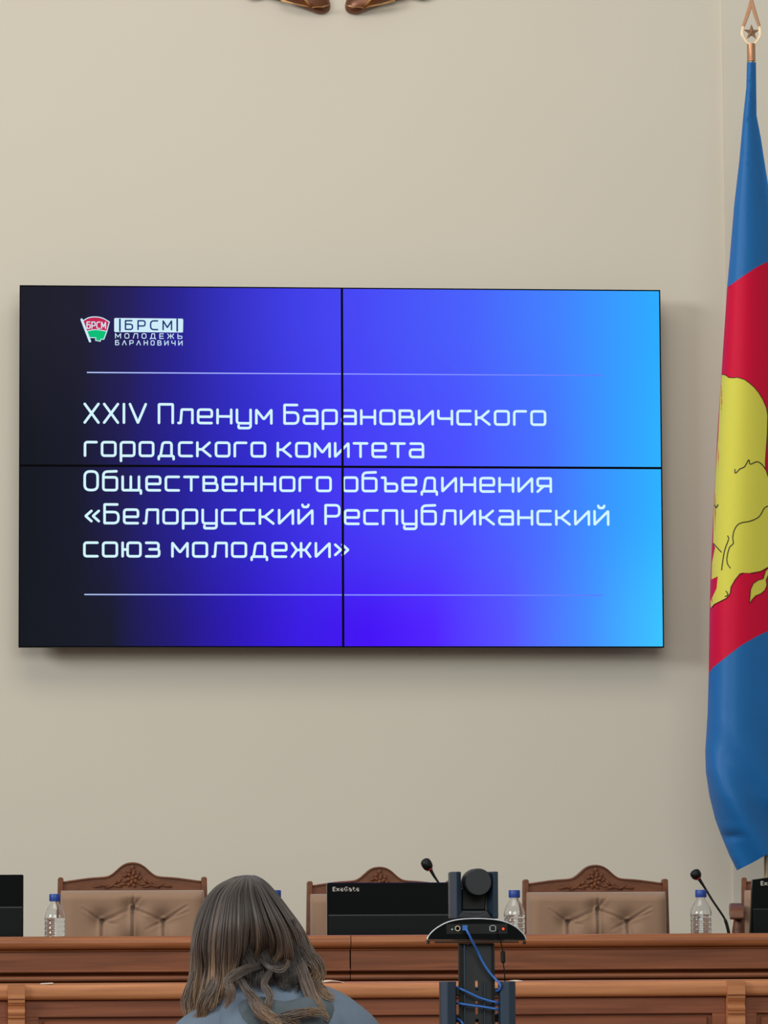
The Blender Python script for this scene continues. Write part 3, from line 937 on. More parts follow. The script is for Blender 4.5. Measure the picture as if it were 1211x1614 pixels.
    for b in B:
        m2 = MB().ell((b.x, -.020, b.y), (.008, .005, .008), 10, 6)
        obj('button', m2, M['velvet'], up, smooth=True)
    obj('seat', MB().box(-W2 + .01, W2 - .01, -.50, -.02, .40, .47), M['velvet'], t, bevel=.02, seg=3)
    obj('seat_rail', MB().box(-W2 + .004, W2 - .004, -.49, .02, .34, .40), M['chair_wood'], t, bevel=.004)
    return t


def add_arms(t):
    k = 1 / 455; W2 = 117 * k
    for s in (-1, 1):
        m_ = MB()
        prof = [(-.01, .925), (-.26, .93), (-.36, .92), (-.40, .905), (-.405, .875), (-.37, .872), (-.26, .89), (-.01, .885)]
        m_.prism(prof, 'x', s * (W2 - .006), s * (W2 + .045))
        obj('armrest', m_, M['chair_wood'], t, bevel=.005)
        m3 = MB(); m3.tube([Vector((s * (W2 + .012), -.36, .40)), Vector((s * (W2 + .012), -.38, .60)), Vector((s * (W2 + .012), -.35, .78)), Vector((s * (W2 + .016), -.34, .83)), Vector((s * (W2 + .012), -.33, .89))], [.02, .02, .014, .022, .016], 10)
        obj('arm_support', m3, M['chair_wood'], t, smooth='auto')


chair = make_chair()
spots = [(208.8, 1359, -1.15, 0, 'carved wooden chair with tufted beige back, leftmost, left of the woman'),
         (598, 1366, -0.80, 0, 'carved chair mostly hidden behind the middle black monitor'),
         (938.5, 1363, -0.95, 0, 'carved wooden chair with tufted beige back, right of the tripod camera')]
lab0 = 'carved wooden chairs behind the desk'
first = True
for px, py, Y, rz, lab in spots:
    o = chair if first else copy_tree(chair)
    first = False
    p = at(px, py, Y)
    o.location = (p.x, Y, POD); o.rotation_euler.z = rz
    s_ = (p.z - POD) / 1.075
    o.scale = (1, 1, s_)
    tag(o, lab, 'chair', lab0)
o = copy_tree(chair); p = at(1284, 1359.5, -1.05)
o.location = (p.x, -1.05, POD); o.rotation_euler.z = math.radians(-9); o.scale = (1, 1, (p.z - POD) / 1.075)
tag(o, 'carved chair with a wooden armrest at the right edge, below the flag', 'chair', lab0)
sv = o.location.copy(); o.location = (0, 0, 0); add_arms(o); o.location = sv


# ------------------------------------------------------------------ monitors on the desk
def monitor(label, cx, zt, Y, rz=0, tilt=0, wd=.53, hgt=.325, skew=0):
    """glossy back towards the hall; cx, zt: top edge centre"""
    root = thing('monitor', label, 'monitor', (0, 0, 0), 'monitors on the long desk')
    zd = LIP - .078
    hz = zt - zd
    z0 = hz - hgt
    sh = MB().prism([(-wd / 2 - skew, z0), (wd / 2 + skew, z0), (wd / 2 - skew * .4, hz - skew * .6), (wd / 2 - .1, hz + skew * .3), (-wd / 2 + .1, hz + skew * .3), (-wd / 2 + skew * .4, hz - skew * .6)] if skew else [(-wd / 2, z0), (wd / 2, z0), (wd / 2, hz), (-wd / 2, hz)], 'y', -.006, .02)
    body = obj('shell', sh, M['gloss_black'], root, bevel=.004)
    lo = MB().prism([(-.006, z0 + .02), (-.014, z0 + .03), (-.016, hz - .108), (-.0155, hz - .104), (-.006, hz - .1035)], 'x', -wd / 2 + .004, wd / 2 - .004)
    obj('reflection_band', lo, M['reflection_black'], root)  # band standing in for soft room reflections on the glossy back
    obj('screen_face', MB().box(-wd / 2 + .008, wd / 2 - .008, .018, .022, z0 + .012, hz - .008), M['gloss_black'], root)
    nk = MB().box(-.03, .03, -.05, -.03, .01, z0 + .12); obj('neck', nk, M['black'], root, bevel=.004)
    st = MB().box(-.11, .11, -.12, .08, 0, .012); obj('foot', st, M['black'], root, bevel=.004)
    t = MB(); lettering(t, 'ExeGate', -wd / 2 + .0185 + skew, -wd / 2 + .1065 + skew, hz - .0265, .0086, .0021, -.0068, gap=.45)
    obj('brand_lettering', t, M['white_print'], body)
    root.location = (cx, Y, zd); root.rotation_euler = (tilt, 0, rz)
    return root


p = at(642.5, 1391, -2.02); monitor('black monitor turned away, behind the tripod camera, white lettering at its corner', p.x, p.z, -2.02)
p = at(-92, 1379, -2.02); monitor('black monitor cut off by the left edge of the picture', p.x, p.z, -2.02, math.radians(0))
p = at(1308, 1382, -1.95); monitor('black monitor at the right edge, with slanting side, in front of the armrest chair', p.x, p.z, -1.95, 0, 0, skew=.014)


# ------------------------------------------------------------------ bottles
def make_bottle():
    t = thing('water_bottle', 'bottle', 'bottle', (0, 0, 0))
    pr = [(.0, .004), (.02, .002), (.029, .004), (.0325, .012)]
    for i in range(7):
        z = .022 + i * .017
        pr += [(.0328, z), (.0328, z + .009), (.0312, z + .0125), (.0312, z + .0145)]
    pr += [(.0335, .143), (.0335, .150), (.0325, .160), (.028, .176), (.021, .190), (.0150, .199), (.0132, .203), (.0132, .209), (.0158, .210), (.0158, .212), (.0128, .213), (.0128, .222), (0, .222)]
    ins = [(max(r - .0006, .0), z + (.0006 if z < .01 else 0)) for r, z in pr[1:-1] if z < .2225]
    shell = pr[:-1] + ins[::-1] + [(0, .0046)]
    body = obj('body', MB().lathe(shell, 0, 0, 0, 32), M['pet'], t, smooth=True)
    wt = [(0, .0042)] + [(max(r - .0003, 0), z + .0004) for r, z in pr[1:] if z < .146] + [(.0330, .150), (.0, .150)]
    obj('water', MB().lathe(wt, 0, 0, 0, 32), M['water'], t, smooth='auto')
    obj('cap', MB().lathe([(.0172, .2095), (.0178, .211), (.0178, .2335), (.0168, .2355), (0, .2355)], 0, 0, 0, 24), M['cap_blue'], t, smooth='auto')
    return t


bt = make_bottle(); first = True
for px, py, Y, lab in ((86.5, 1409, -2.1, 'water bottle with blue cap beside the leftmost chair and left monitor'), (434, 1403, -2.1, 'bottle whose blue cap peeks out behind the woman head'),
                       (811, 1403, -2.1, 'clear water bottle with blue cap just right of the tripod camera'), (1105, 1402.5, -2.1, 'clear water bottle with blue cap beside the right gooseneck microphone')):
    o = bt if first else copy_tree(bt); first = False
    p = at(px, py, Y); zd = LIP - .078
    o.location = (p.x, Y, zd); k = (p.z - zd) / .2355; o.scale = (k * 1.12, k * 1.12, k)
    o.rotation_euler.z = px
    tag(o, lab, 'bottle', 'blue-capped water bottles on the desk')


# ------------------------------------------------------------------ gooseneck microphones
def mic(label, pts, head, Y, slant):
    b = at(*pts[-1], Y)
    zd = LIP - .078
    root = thing('gooseneck_microphone', label, 'microphone', (b.x, Y, zd), 'gooseneck microphones on the desk')
    P = [at(x, y, Y + .0) for x, y in pts] + [Vector((b.x + .002, Y, zd + .03))]
    P = curve2([Vector(p) for p in P], 8)
    n = len(P)
    m_ = MB(); m_.tube(P, [.0062 - .0025 * min(1, i / (n * .25)) + (.0018 if i > n * .62 else 0) for i in range(n)], 10)
    obj('gooseneck', m_, M['black'], root, smooth=True)
    h0, h1 = at(*head[0], Y), at(*head[1], Y)
    d = (h0 - h1).normalized(); L = (h0 - h1).length
    m_ = MB(); m_.tube([h1 + d * L * t for t in (0, .04, .15, .35, .6, .8, .92, .98, 1)], [.008, .0125, .0155, .0175, .0178, .016, .0115, .006, .001], 16)
    obj('foam_head', m_, M['black'], root, smooth=True)
    m_ = MB(); m_.tube([h1 - d * .003, h1 + d * .004], [.0105, .0115], 16); obj('red_ring', m_, M['mic_red'], root, smooth='auto')
    m_ = MB().box(b.x - .05, b.x + .05, Y - .06, Y + .06, zd, zd + .035); obj('base', m_, M['black'], root, bevel=.006)


mic('gooseneck microphone with red ring, behind the middle monitor', [(679, 1371), (684, 1380), (690, 1389), (698, 1402), (706, 1425), (710, 1460), (711, 1474)], ((668, 1354), (677.5, 1370)), -1.78, 0)
mic('gooseneck microphone with red ring bending beside the right-hand bottle', [(1102, 1385), (1106, 1391), (1113, 1402), (1124, 1420), (1137, 1439), (1143, 1449), (1147, 1461), (1149.5, 1474)], ((1093, 1371.5), (1101, 1384)), -2.0, 0)

# ------------------------------------------------------------------ mobile stand with the video camera on it
PY = -5.85
A = lambda x, y, dy=0: at(x, y, PY + dy)


def pxbox(mb, x0, x1, y0, y1, d0, d1):
    a, b = at(x0, y1, PY + d0), at(x1, y0, PY + d0)
    mb.box(a.x, b.x, PY + d0, PY + d1, a.z, b.z)
    return mb


cx = A(752, 1500).x
st = thing('camera_stand', 'black slotted metal stand carrying the video camera, blue cable wound round it', 'stand', (cx, PY + .04, 0))
sh = MB(); pxbox(sh, 675, 829, 1481, 1483.5, -.005, .05); pxbox(sh, 720, 796, 1481, 1483.5, .05, .17); pxbox(sh, 688, 818, 1483.5, 1486.5, -.004, .05)
obj('shelf', sh, M['black'], st, bevel=.0015)
for x in (674.5, 826.5):
    obj('shelf_clip', pxbox(MB(), x, x + 3, 1483.5, 1488, 0, .03), M['black'], st)
zbot = .10
col = MB()
a, b = A(725, 1546), A(780, 1486.5); m0, m1 = A(750.6, 1546).x, A(755.6, 1546).x
col.box(a.x, b.x, PY + .02, PY + .035, a.z, b.z)
col.box(a.x, m0, PY + .02, PY + .035, zbot, a.z); col.box(m1, b.x, PY + .02, PY + .035, zbot, a.z)
for y0, y1 in ((1561.5, 1578), (1600, 1606.5), (1622, 1640)):
    p, q = A(750, y1), A(756, y0); col.box(m0, m1, PY + .02, PY + .035, p.z, q.z)
obj('column', col, M['charcoal'], st)
for x0, x1 in ((725, 728), (731.8, 734), (763.5, 765), (777.5, 780.5)):
    p, q = A(x0, 1550), A(x1, 1488)
    zt_ = q.z if x0 != 763.5 else A(764, 1546).z
    obj('rib', MB().box(p.x, q.x, PY + .009, PY + .022, zbot, zt_), M['blue_black'] if x0 in (731.8, 763.5) else M['black'], st, bevel=.001)
for x0, x1, s in ((693.5, 719.5, -1), (786.5, 813, 1)):
    p, q = A(x0, 1547), A(x1, 1547)
    zt_ = p.z; zl_ = zt_ - .45
    mid = p.x + (q.x - p.x) * (.42 if s < 0 else .55)
    br = MB()
    br.prism([(p.x, PY + .004), (p.x + .003, PY - .010), (mid, PY - .018), (q.x - .003, PY - .008), (q.x, PY + .004), (q.x, PY + .02), (p.x, PY + .02)], 'z', zl_, zt_)
    obj('bracket_arm', br, M['blue_black'], st, bevel=.0015)
for y0, y1 in ((1558, 1570.5), (1600, 1612)):
    p, q = A(708, y1), A(800, y0)
    obj('cross_bar', MB().box(p.x, q.x, PY + .036, PY + .055, p.z, q.z), M['black'], st)
for x0, x1 in ((719, 725.6), (780, 787)):
    obj('hook', pxbox(MB(), x0, x1, 1558, 1569.5, .004, .036), M['black'], st, bevel=.002)
obj('screw', MB().ell(A(737.5, 1487.6, .018), (.003, .003, .002), 8, 6), M['silver'], st, smooth=True)
bs = MB().box(cx - .38, cx + .38, PY - .02, PY + .10, .06, .10); bs.box(cx - .38, cx - .32, PY - .28, PY + .36, .06, .10); bs.box(cx + .32, cx + .38, PY - .28, PY + .36, .06, .10)
obj('base_frame', bs, M['black'], st, bevel=.004)
for sx in (-.35, .35):
    for yy in (-.25, .33):
        obj('caster', MB().lathe([(.03, -.012), (.03, .012)], cx + sx, PY + yy, .03, 18, 'y'), M['black'], st)

vc = thing('video_camera', 'black robotic video camera with round head on a domed base, red light', 'camera', A(751, 1481, .08))
ocv = [(673.5, 1481), (677, 1474), (684, 1466.5), (694, 1459.5), (706, 1453.6), (722, 1449.6), (742, 1448), (762, 1448), (782, 1449.6), (798, 1453.4), (811, 1459.4), (820, 1466.4), (827, 1474), (830, 1481)]
ocv = [tuple(v) for v in curve2(ocv, 4)]
P2 = [(A(x, y).x, A(x, y).z) for x, y in ocv]
bm_ = MB(); n2 = len(P2); ctr = (A(752, 1481).x, A(752, 1481).z)
for j_, (f_, y_) in enumerate(((1, .004), (.985, .03), (.90, .10), (.74, .16))):
    bm_.v += [(ctr[0] + (x - ctr[0]) * f_, PY + y_, ctr[1] + (z - ctr[1]) * f_) for x, z in P2]
for j_ in range(3):
    for i in range(n2):
        q_ = (i + 1) % n2
        bm_.f.append((j_ * n2 + q_, j_ * n2 + i, (j_ + 1) * n2 + i, (j_ + 1) * n2 + q_))
bm_.f += [tuple(range(n2)), tuple(range(3 * n2, 4 * n2))[::-1]]
bs_ = obj('base_housing', bm_, M['gloss_black'], vc, smooth='auto', weld=True)
rim = MB(); rim.tube([Vector((x, PY + .003, z)) for x, z in P2], .0018, 6); obj('silver_rim', rim, M['silver'], bs_, smooth=True)
pl = MB(); pxbox(pl, 704, 800, 1456, 1472, .001, .006); obj('port_plate', pl, M['black'], bs_)
pt = MB(); c_ = A(721.5, 1463.3)
pt.lathe([(.0068, 0), (.0068, .004), (.0045, .004), (.0045, 0)], c_.x, PY + .001, c_.z, 16, 'y'); obj('round_port', pt, M['port'], bs_)
fr = MB()
for x0, x1, y0, y1 in ((772, 773.2, 1459.5, 1468), (781, 782.2, 1459.5, 1468), (772, 782.2, 1467, 1468), (774, 780.5, 1458.3, 1459.3)):
    pxbox(fr, x0, x1, y0, y1, -.001, .002)
obj('square_port', fr, M['silver'], bs_)
obj('status_light', MB().ell(A(793.5, 1464, .001), (.0028, .0022, .0028), 10, 6), M['led'], bs_, smooth=True)
obj('reset_dot', MB().ell(A(713, 1465, .001), (.0022, .001, .0022), 8, 6), M['silver'], bs_)
yk = MB()
pxbox(yk, 726, 771, 1434.5, 1448.2, .03, .14)
obj('yoke_base', yk, M['charcoal'], vc, bevel=.006)
tr = MB()
tp = [(721, 1448), (728, 1437), (738, 1440), (750, 1442), (762, 1440), (770, 1436), (778, 1448)]
obj('yoke_collar', MB().prism([(A(x, y).x, A(x, y).z) for x, y in tp], 'y', PY + .015, PY + .05), M['charcoal'], vc, bevel=.003)
za, zb_ = A(750, 1448).z, A(750, 1373.5).z
for xs_ in ((712.5, 720.5, 728.5), (771.5, 779, 787)):
    q_ = [A(x, 1400).x for x in xs_]
    obj('yoke_arm', MB().prism([(q_[0], PY + .05), (q_[1], PY + .010), (q_[2], PY + .022), (q_[2], PY + .13), (q_[0] + .004, PY + .13)], 'z', za, zb_), M['blue_black'], vc, bevel=.0025)
hc = A(750.5, 1391, .07); r = 22 / 657
obj('head', MB().lathe([(0, -.062), (r * .8, -.06), (r * .97, -.04), (r * 1.0, -.02), (r, .052), (r * .97, .057), (r * .9, .06), (0, .06)], hc.x, hc.y, hc.z, 40, 'y'), M['charcoal'], vc, smooth='auto')
nk = MB().prism([(A(x, y, .05).x, A(x, y, .05).z) for x, y in ((729, 1400), (768.5, 1400), (766, 1434.5), (728.5, 1434.5))], 'y', PY + .06, PY + .115)
obj('neck', nk, M['black'], vc, bevel=.003)

cb = curve2([A(x, y, d) for x, y, d in ((733.5, 1462, -.018), (738, 1470, -.026), (746, 1486, -.018), (753.5, 1500, -.004), (760, 1514, 0), (770, 1530, 0), (780, 1542, -.002), (787, 1549, -.012), (789, 1556, -.014), (784, 1562, .0), (770, 1560, .062), (735, 1556, .066), (721, 1556, .03), (726, 1558.5, .0), (740, 1565, -.002), (755, 1572, -.002), (772, 1577.5, -.002), (784, 1580, .0), (789, 1583, .028), (770, 1584, .062), (735, 1583, .064), (720, 1581, .03), (726, 1582, 0), (742, 1584.5, -.002), (758, 1586.5, -.002), (774, 1589, -.002), (784, 1591, 0), (790, 1595, .03), (770, 1604, .062), (735, 1606, .062), (722, 1606, .02), (728, 1611, 0), (731, 1625, 0), (732, 1700, .0))], 5)
m_ = MB(); m_.tube(cb, .0030, 8)
ec = obj('ethernet_cable', m_, M['cable_blue'], smooth=True, base=A(733, 1462, -.018))
tag(ec, 'blue network cable plugged into the video camera and wound round the stand', 'cable')
obj('plug', pxbox(MB(), 730, 737.5, 1458.5, 1467, -.022, .0), M['cable_blue'], ec, bevel=.001)
pc = curve2([A(x, y, d) for x, y, d in ((786.5, 1462, -.012), (788.5, 1472, -.018), (790, 1486, -.012), (793, 1500, -.008), (793.5, 1518, -.008), (795, 1528, -.006), (796, 1542, .0), (796, 1556, .03), (795, 1640, .045))], 5)
m_ = MB(); m_.tube(pc, .0014, 6)
o = obj('power_cable', m_, M['black'], smooth=True, base=A(788, 1466, -.012))
tag(o, 'thin black power cable with a ferrite lump hanging from the video camera', 'cable')
m_ = MB(); m_.tube([A(793, 1499, -.008), A(793, 1500.5, -.008), A(793.4, 1516, -.008), A(793.5, 1518, -.008)], [.003, .0056, .0056, .003], 12)
obj('ferrite_core', m_, M['black'], o, smooth='auto')
obj('barrel_plug', pxbox(MB(), 784.5, 788.5, 1459, 1465, -.016, 0), M['black'], o)

# ------------------------------------------------------------------ the seated woman
HY = -8.25
PX0 = at(444, 1600, HY).x
ps = thing('person', 'woman with long wavy brown hair and grey-blue hooded top, seen from behind', 'person', (PX0, HY, 0))


def skin_mesh(nodes, edges, root, voxel, extra=None, smooth_n=4):
    me = bpy.data.meshes.new('tmp')
    names = list(nodes)
    me.from_pydata([nodes[k][0] for k in names], [], [(names.index(a), names.index(b)) for a, b in edges])
    ob = bpy.data.objects.new('tmp', me); COL.objects.link(ob)
    md = ob.modifiers.new('skin', 'SKIN'); md.use_smooth_shade = True
    sv = me.skin_vertices[0].data if me.skin_vertices else None
    if sv is None:
        bmx = bmesh.new(); bmx.from_mesh(me); bmx.verts.layers.skin.verify(); bmx.to_mesh(me); bmx.free(); sv = me.skin_vertices[0].data
    for i, k in enumerate(names):
        r = nodes[k][1]
        sv[i].radius = r if isinstance(r, tuple) else (r, r)
        sv[i].use_root = (k == root)
    ob.modifiers.new('sub', 'SUBSURF').levels = 2
    bpy.context.view_layer.update()
    dg = bpy.context.evaluated_depsgraph_get()
    m1 = bpy.data.meshes.new_from_object(ob.evaluated_get(dg))
    bpy.data.objects.remove(ob)
    if extra:
        bmx = bmesh.new(); bmx.from_mesh(m1)
        e = bpy.data.meshes.new('e'); e.from_pydata(extra.v, [], extra.f); bmx.from_mesh(e); bmx.to_mesh(m1); bmx.free()
    ob = bpy.data.objects.new('tmp', m1); COL.objects.link(ob)
    rm = ob.modifiers.new('re', 'REMESH'); rm.mode = 'VOXEL'; rm.voxel_size = voxel
    sm = ob.modifiers.new('sm', 'SMOOTH'); sm.iterations = smooth_n; sm.factor = .5
    bpy.context.view_layer.update()
    dg = bpy.context.evaluated_depsgraph_get()
    m2 = bpy.data.meshes.new_from_object(ob.evaluated_get(dg))
    bpy.data.objects.remove(ob)
    m2.polygons.foreach_set('use_smooth', [True] * len(m2.polygons))
    return m2


def link_mesh(name, me, mat, parent):
    me.name = name; me.materials.clear(); me.materials.append(mat)
    o = bpy.data.objects.new(name, me); COL.objects.link(o); o.parent = parent
    return o


hx, hy_, hz = -.060, .160, 1.156        # head centre relative to the person's origin
N = {'pelvis': ((0, .0, .56), (.13, .10)), 'spine': ((0, .02, .72), (.115, .085)), 'chest': ((0, .05, .90), (.125, .09)), 'top': ((-.005, .08, 1.00), (.10, .065)),
     'neck0': ((-.015, .095, 1.05), .052), 'neck': ((-.035, .125, 1.10), .046), 'skull': ((hx, hy_ - .005, hz - .01), .07)}
E_ = [('pelvis', 'spine'), ('spine', 'chest'), ('chest', 'top'), ('top', 'neck0'), ('neck0', 'neck'), ('neck', 'skull')]
for s, q in ((-1, 'l'), (1, 'r')):
    N.update({q + 'cl': ((s * .09, .075, 1.0), .05), q + 'sh': ((s * .150, .07, .975), .052), q + 'el': ((s * .205, .15, .72), .040), q + 'wr': ((s * .12, .39, .66), .026), q + 'pa': ((s * .10, .45, .645), (.034, .016)),
              q + 'hip': ((s * .095, .05, .54), .085), q + 'kn': ((s * .12, .44, .54), .056), q + 'ca': ((s * .12, .45, .34), .05), q + 'an': ((s * .12, .43, .09), .036), q + 'to': ((s * .125, .56, .035), .03)})
    E_ += [('top', q + 'cl'), (q + 'cl', q + 'sh'), (q + 'sh', q + 'el'), (q + 'el', q + 'wr'), (q + 'wr', q + 'pa'), ('pelvis', q + 'hip'), (q + 'hip', q + 'kn'), (q + 'kn', q + 'ca'), (q + 'ca', q + 'an'), (q + 'an', q + 'to')]
ex = MB()
ht = Matrix.Rotation(-.38, 3, 'X') @ Matrix.Rotation(.06, 3, 'Y')
hp = lambda x, y, z: Vector((hx, hy_, hz)) + ht @ Vector((x, y, z))
ex.ell(hp(0, -.01, .02), (.074, .092, .085), 24, 16, ht)
ex.ell(hp(0, .035, -.045), (.056, .062, .068), 20, 14, ht)
ex.ell(hp(0, .088, -.085), (.026, .022, .022), 12, 8, ht)
ex.tube([hp(0, .09, .0), hp(0, .108, -.032), hp(0, .100, -.042)], [.008, .013, .009], 10)
for z in (-.058, -.068): ex.tube([hp(-.022, .088, z), hp(0, .097, z), hp(.022, .088, z)], [.003, .006, .003], 8)
for s in (-1, 1):
    ex.ell(hp(s * .076, .0, -.02), (.009, .018, .031), 10, 8, ht)
    ex.tube([hp(s * .012, .087, .024), hp(s * .034, .086, .030), hp(s * .055, .072, .022)], .006, 8)
    for k, (dx, L) in enumerate(((-.024, .062), (-.008, .072), (.008, .068), (.022, .052))):
        b0 = Vector((s * .10 + dx, .462, .640))
        ex.tube([b0 - Vector((0, .02, 0)), b0 + Vector((dx * .15, L * .4, .004)), b0 + Vector((dx * .25, L * .75, -.010)), b0 + Vector((dx * .28, L, -.026))], [.0095, .009, .008, .0065], 8)
    ex.tube([Vector((s * .10 - s * .022, .425, .645)), Vector((s * .10 - s * .046, .452, .638)), Vector((s * .10 - s * .052, .482, .628))], [.012, .0105, .008], 8)
body = link_mesh('body', skin_mesh(N, E_, 'pelvis', .0075, ex, 2), M['skin'], ps)
for s in (-1, 1):
    e = obj('eye', MB().ell(Vector(ps.location) + hp(s * .033, .079, .005), (.012, .010, .009), 12, 8), M['eye'], ps, smooth=True)



def clothing(name, keep, grow, mat, fold=0.0):
    """a garment: the part of the body's surface that keep() picks, let out along its normals"""
    bmx = bmesh.new(); bmx.from_mesh(body.data)
    bmesh.ops.delete(bmx, geom=[v for v in bmx.verts if not keep(v.co)], context='VERTS')
    bmx.normal_update()
    for v in bmx.verts:
        c = v.co.copy()
        v.co += v.normal * (grow + fold * math.sin(c.x * 38 + c.z * 22 + 2 * noise.noise(c * 9)) + fold * noise.noise(c * 16))
    for _i in range(3): bmesh.ops.smooth_vert(bmx, verts=bmx.verts, factor=.5, use_axis_x=True, use_axis_y=True, use_axis_z=True)
    me = bpy.data.meshes.new(name); bmx.to_mesh(me); bmx.free()
    o = link_mesh(name, me, mat, ps)
    sd = o.modifiers.new('thick', 'SOLIDIFY'); sd.thickness = .003; sd.offset = -1
    return o


clothing('hooded_top', lambda c: .52 < c.z < 1.088 + (c.y - .1) * .25 and not (c.z < .60 and c.y > .16) and not c.y > .375, .020, M['shirt'], .004)
clothing('trousers', lambda c: .08 < c.z < .64 and not (c.z > .585 and c.y > .12) and not (c.z > .6 and abs(c.x) > .15) and not (c.z < .16 and c.y > .50), .011, M['jeans'])
for s in (-1, 1):
    o_ = Vector(ps.location)
    obj('shoe', MB().ell(o_ + Vector((s * .125, .50, .04)), (.048, .125, .042), 16, 10), M['black'], ps, smooth=True)
# hood lying on the upper back
hm = MB(); nu, nv = 36, 14
for i in range(nu + 1):
    a = PI * (.0 + 1.0 * i / nu)            # from the left side round the back to the right side
    for j in range(nv):
        b = 2 * PI * j / nv
        sag = math.sin(a)
        R = .104 + .006 * sag
        rr = .012 + .014 * sag + .003 * math.sin(a * 7)
        cxx, cyy, czz = .004 - R * math.cos(a), .075 - (R * .86) * math.sin(a), 1.026 - .014 * sag
        hm.v.append((PX0 + cxx - math.cos(a) * rr * math.cos(b), HY + cyy - math.sin(a) * rr * math.cos(b) * .8, czz + rr * 1.5 * math.sin(b)))
for i in range(nu):
    for j in range(nv):
        hm.f.append((i * nv + j, i * nv + (j + 1) % nv, (i + 1) * nv + (j + 1) % nv, (i + 1) * nv + j))
hm.f.append(tuple(range(nv))); hm.f.append(tuple(nu * nv + j for j in range(nv))[::-1])
obj('hood', hm, M['hood'], ps, smooth=True)

# hair: strands that follow guide locks
HYC = HY + hy_
g = [
 [(388, 1388, -.07), (345, 1400, -.07), (322, 1432, -.06), (312, 1470, -.04), (308, 1515, -.02), (304, 1555, 0), (300, 1590, .02)],
 [(376, 1389, -.02), (338, 1402, -.01), (316, 1436, .01), (307, 1478, .03), (307, 1520, .04), (297, 1562, .05), (294, 1602, .05)],
 [(370, 1386, .03), (338, 1407, .06), (321, 1445, .08), (313, 1485, .09), (315, 1525, .09), (306, 1565, .09), (300, 1610, .09)],
 [(373, 1384, .05), (345, 1409, .09), (332, 1450, .115), (326, 1490, .12), (328, 1530, .11), (322, 1567, .11), (311, 1606, .11)],
 [(376, 1383, .06), (356, 1411, .11), (346, 1455, .135), (342, 1495, .135), (344, 1535, .12), (337, 1570, .12), (325, 1600, .12)],
 [(378, 1382, .07), (366, 1412, .12), (360, 1458, .145), (358, 1500, .14), (357, 1540, .125), (349, 1570, .125), (338, 1597, .125)],
 [(380, 1382, .07), (376, 1411, .125), (374, 1455, .15), (373, 1495, .145), (368, 1530, .13), (360, 1560, .12), (347, 1590, .125)],
 [(382, 1382, .07), (388, 1411, .13), (390, 1452, .15), (386, 1488, .14), (378, 1515, .115), (370, 1540, .10), (358, 1570, .11)],
 [(384, 1382, .07), (402, 1411, .13), (413, 1450, .155), (420, 1484, .15), (414, 1510, .12), (402, 1524, .10), (388, 1532, .10)],
 [(386, 1382, .06), (412, 1407, .12), (429, 1445, .15), (442, 1480, .15), (444, 1506, .135), (430, 1519, .11), (408, 1524, .10)],
 [(390, 1382, .05), (418, 1404, .10), (442, 1440, .13), (459, 1475, .135), (464, 1504, .125), (455, 1526, .11), (436, 1532, .11)],
 [(394, 1383, .04), (425, 1402, .07), (449, 1435, .09), (469, 1470, .10), (475, 1500, .10), (474, 1530, .10), (464, 1552, .11)],
 [(397, 1384, .02), (428, 1402, .03), (452, 1434, .04), (474, 1468, .05), (487, 1500, .06), (496, 1530, .08), (490, 1562, .10)],
 [(398, 1386, -.03), (428, 1403, -.02), (455, 1440, -.01), (478, 1475, .01), (497, 1515, .03), (505, 1545, .05), (514, 1578, .09)],
 [(396, 1388, -.07), (426, 1404, -.07), (450, 1438, -.06), (470, 1478, -.04), (488, 1518, -.01), (498, 1550, .02), (506, 1580, .06)],
]
for i, q in enumerate(g):
    x2, y2, d2 = q[1]
    x0_ = 391 + (i - 7) * 1.6
    q[0] = (x0_, 1381.5 + .12 * abs(i - 7), -.035)
    q.insert(1, (x0_ * .62 + x2 * .38, 1381.8 + (y2 - 1381.8) * .22, min(d2, d2 * .62 + .0)))
g = [curve2([Vector(p) for p in q], 5) for q in g]
hr = MB(); uvs = []


HC0 = Vector(ps.location) + hp(0, -.014, .022)
HRAD = Vector((.075, .101, .095)); HTI = ht.transposed()


def outside(p):
    q = HTI @ (p - HC0)
    q = Vector((q.x / HRAD.x, q.y / HRAD.y, q.z / HRAD.z))
    if q.length >= 1 or q.length < 1e-4: return p
    k = (1 + .02 * noise.noise(p * 40)) / q.length
    return HC0 + ht @ Vector((q.x * HRAD.x * k, q.y * HRAD.y * k, q.z * HRAD.z * k))


def strand(P, r0, s, t0=0.0, t1=1.0):
    P = [outside(p) for p in P]
    n = len(P)
    k0 = len(hr.v)
    hr.tube(P, [r0 * (1 if i < n * .6 else 1 - .8 * (i - n * .6) / (n * .4)) for i in range(n)], 4, cap=False)
    for i in range(n):
        for _ in range(4): uvs.append((s, t0 + (t1 - t0) * i / (n - 1)))


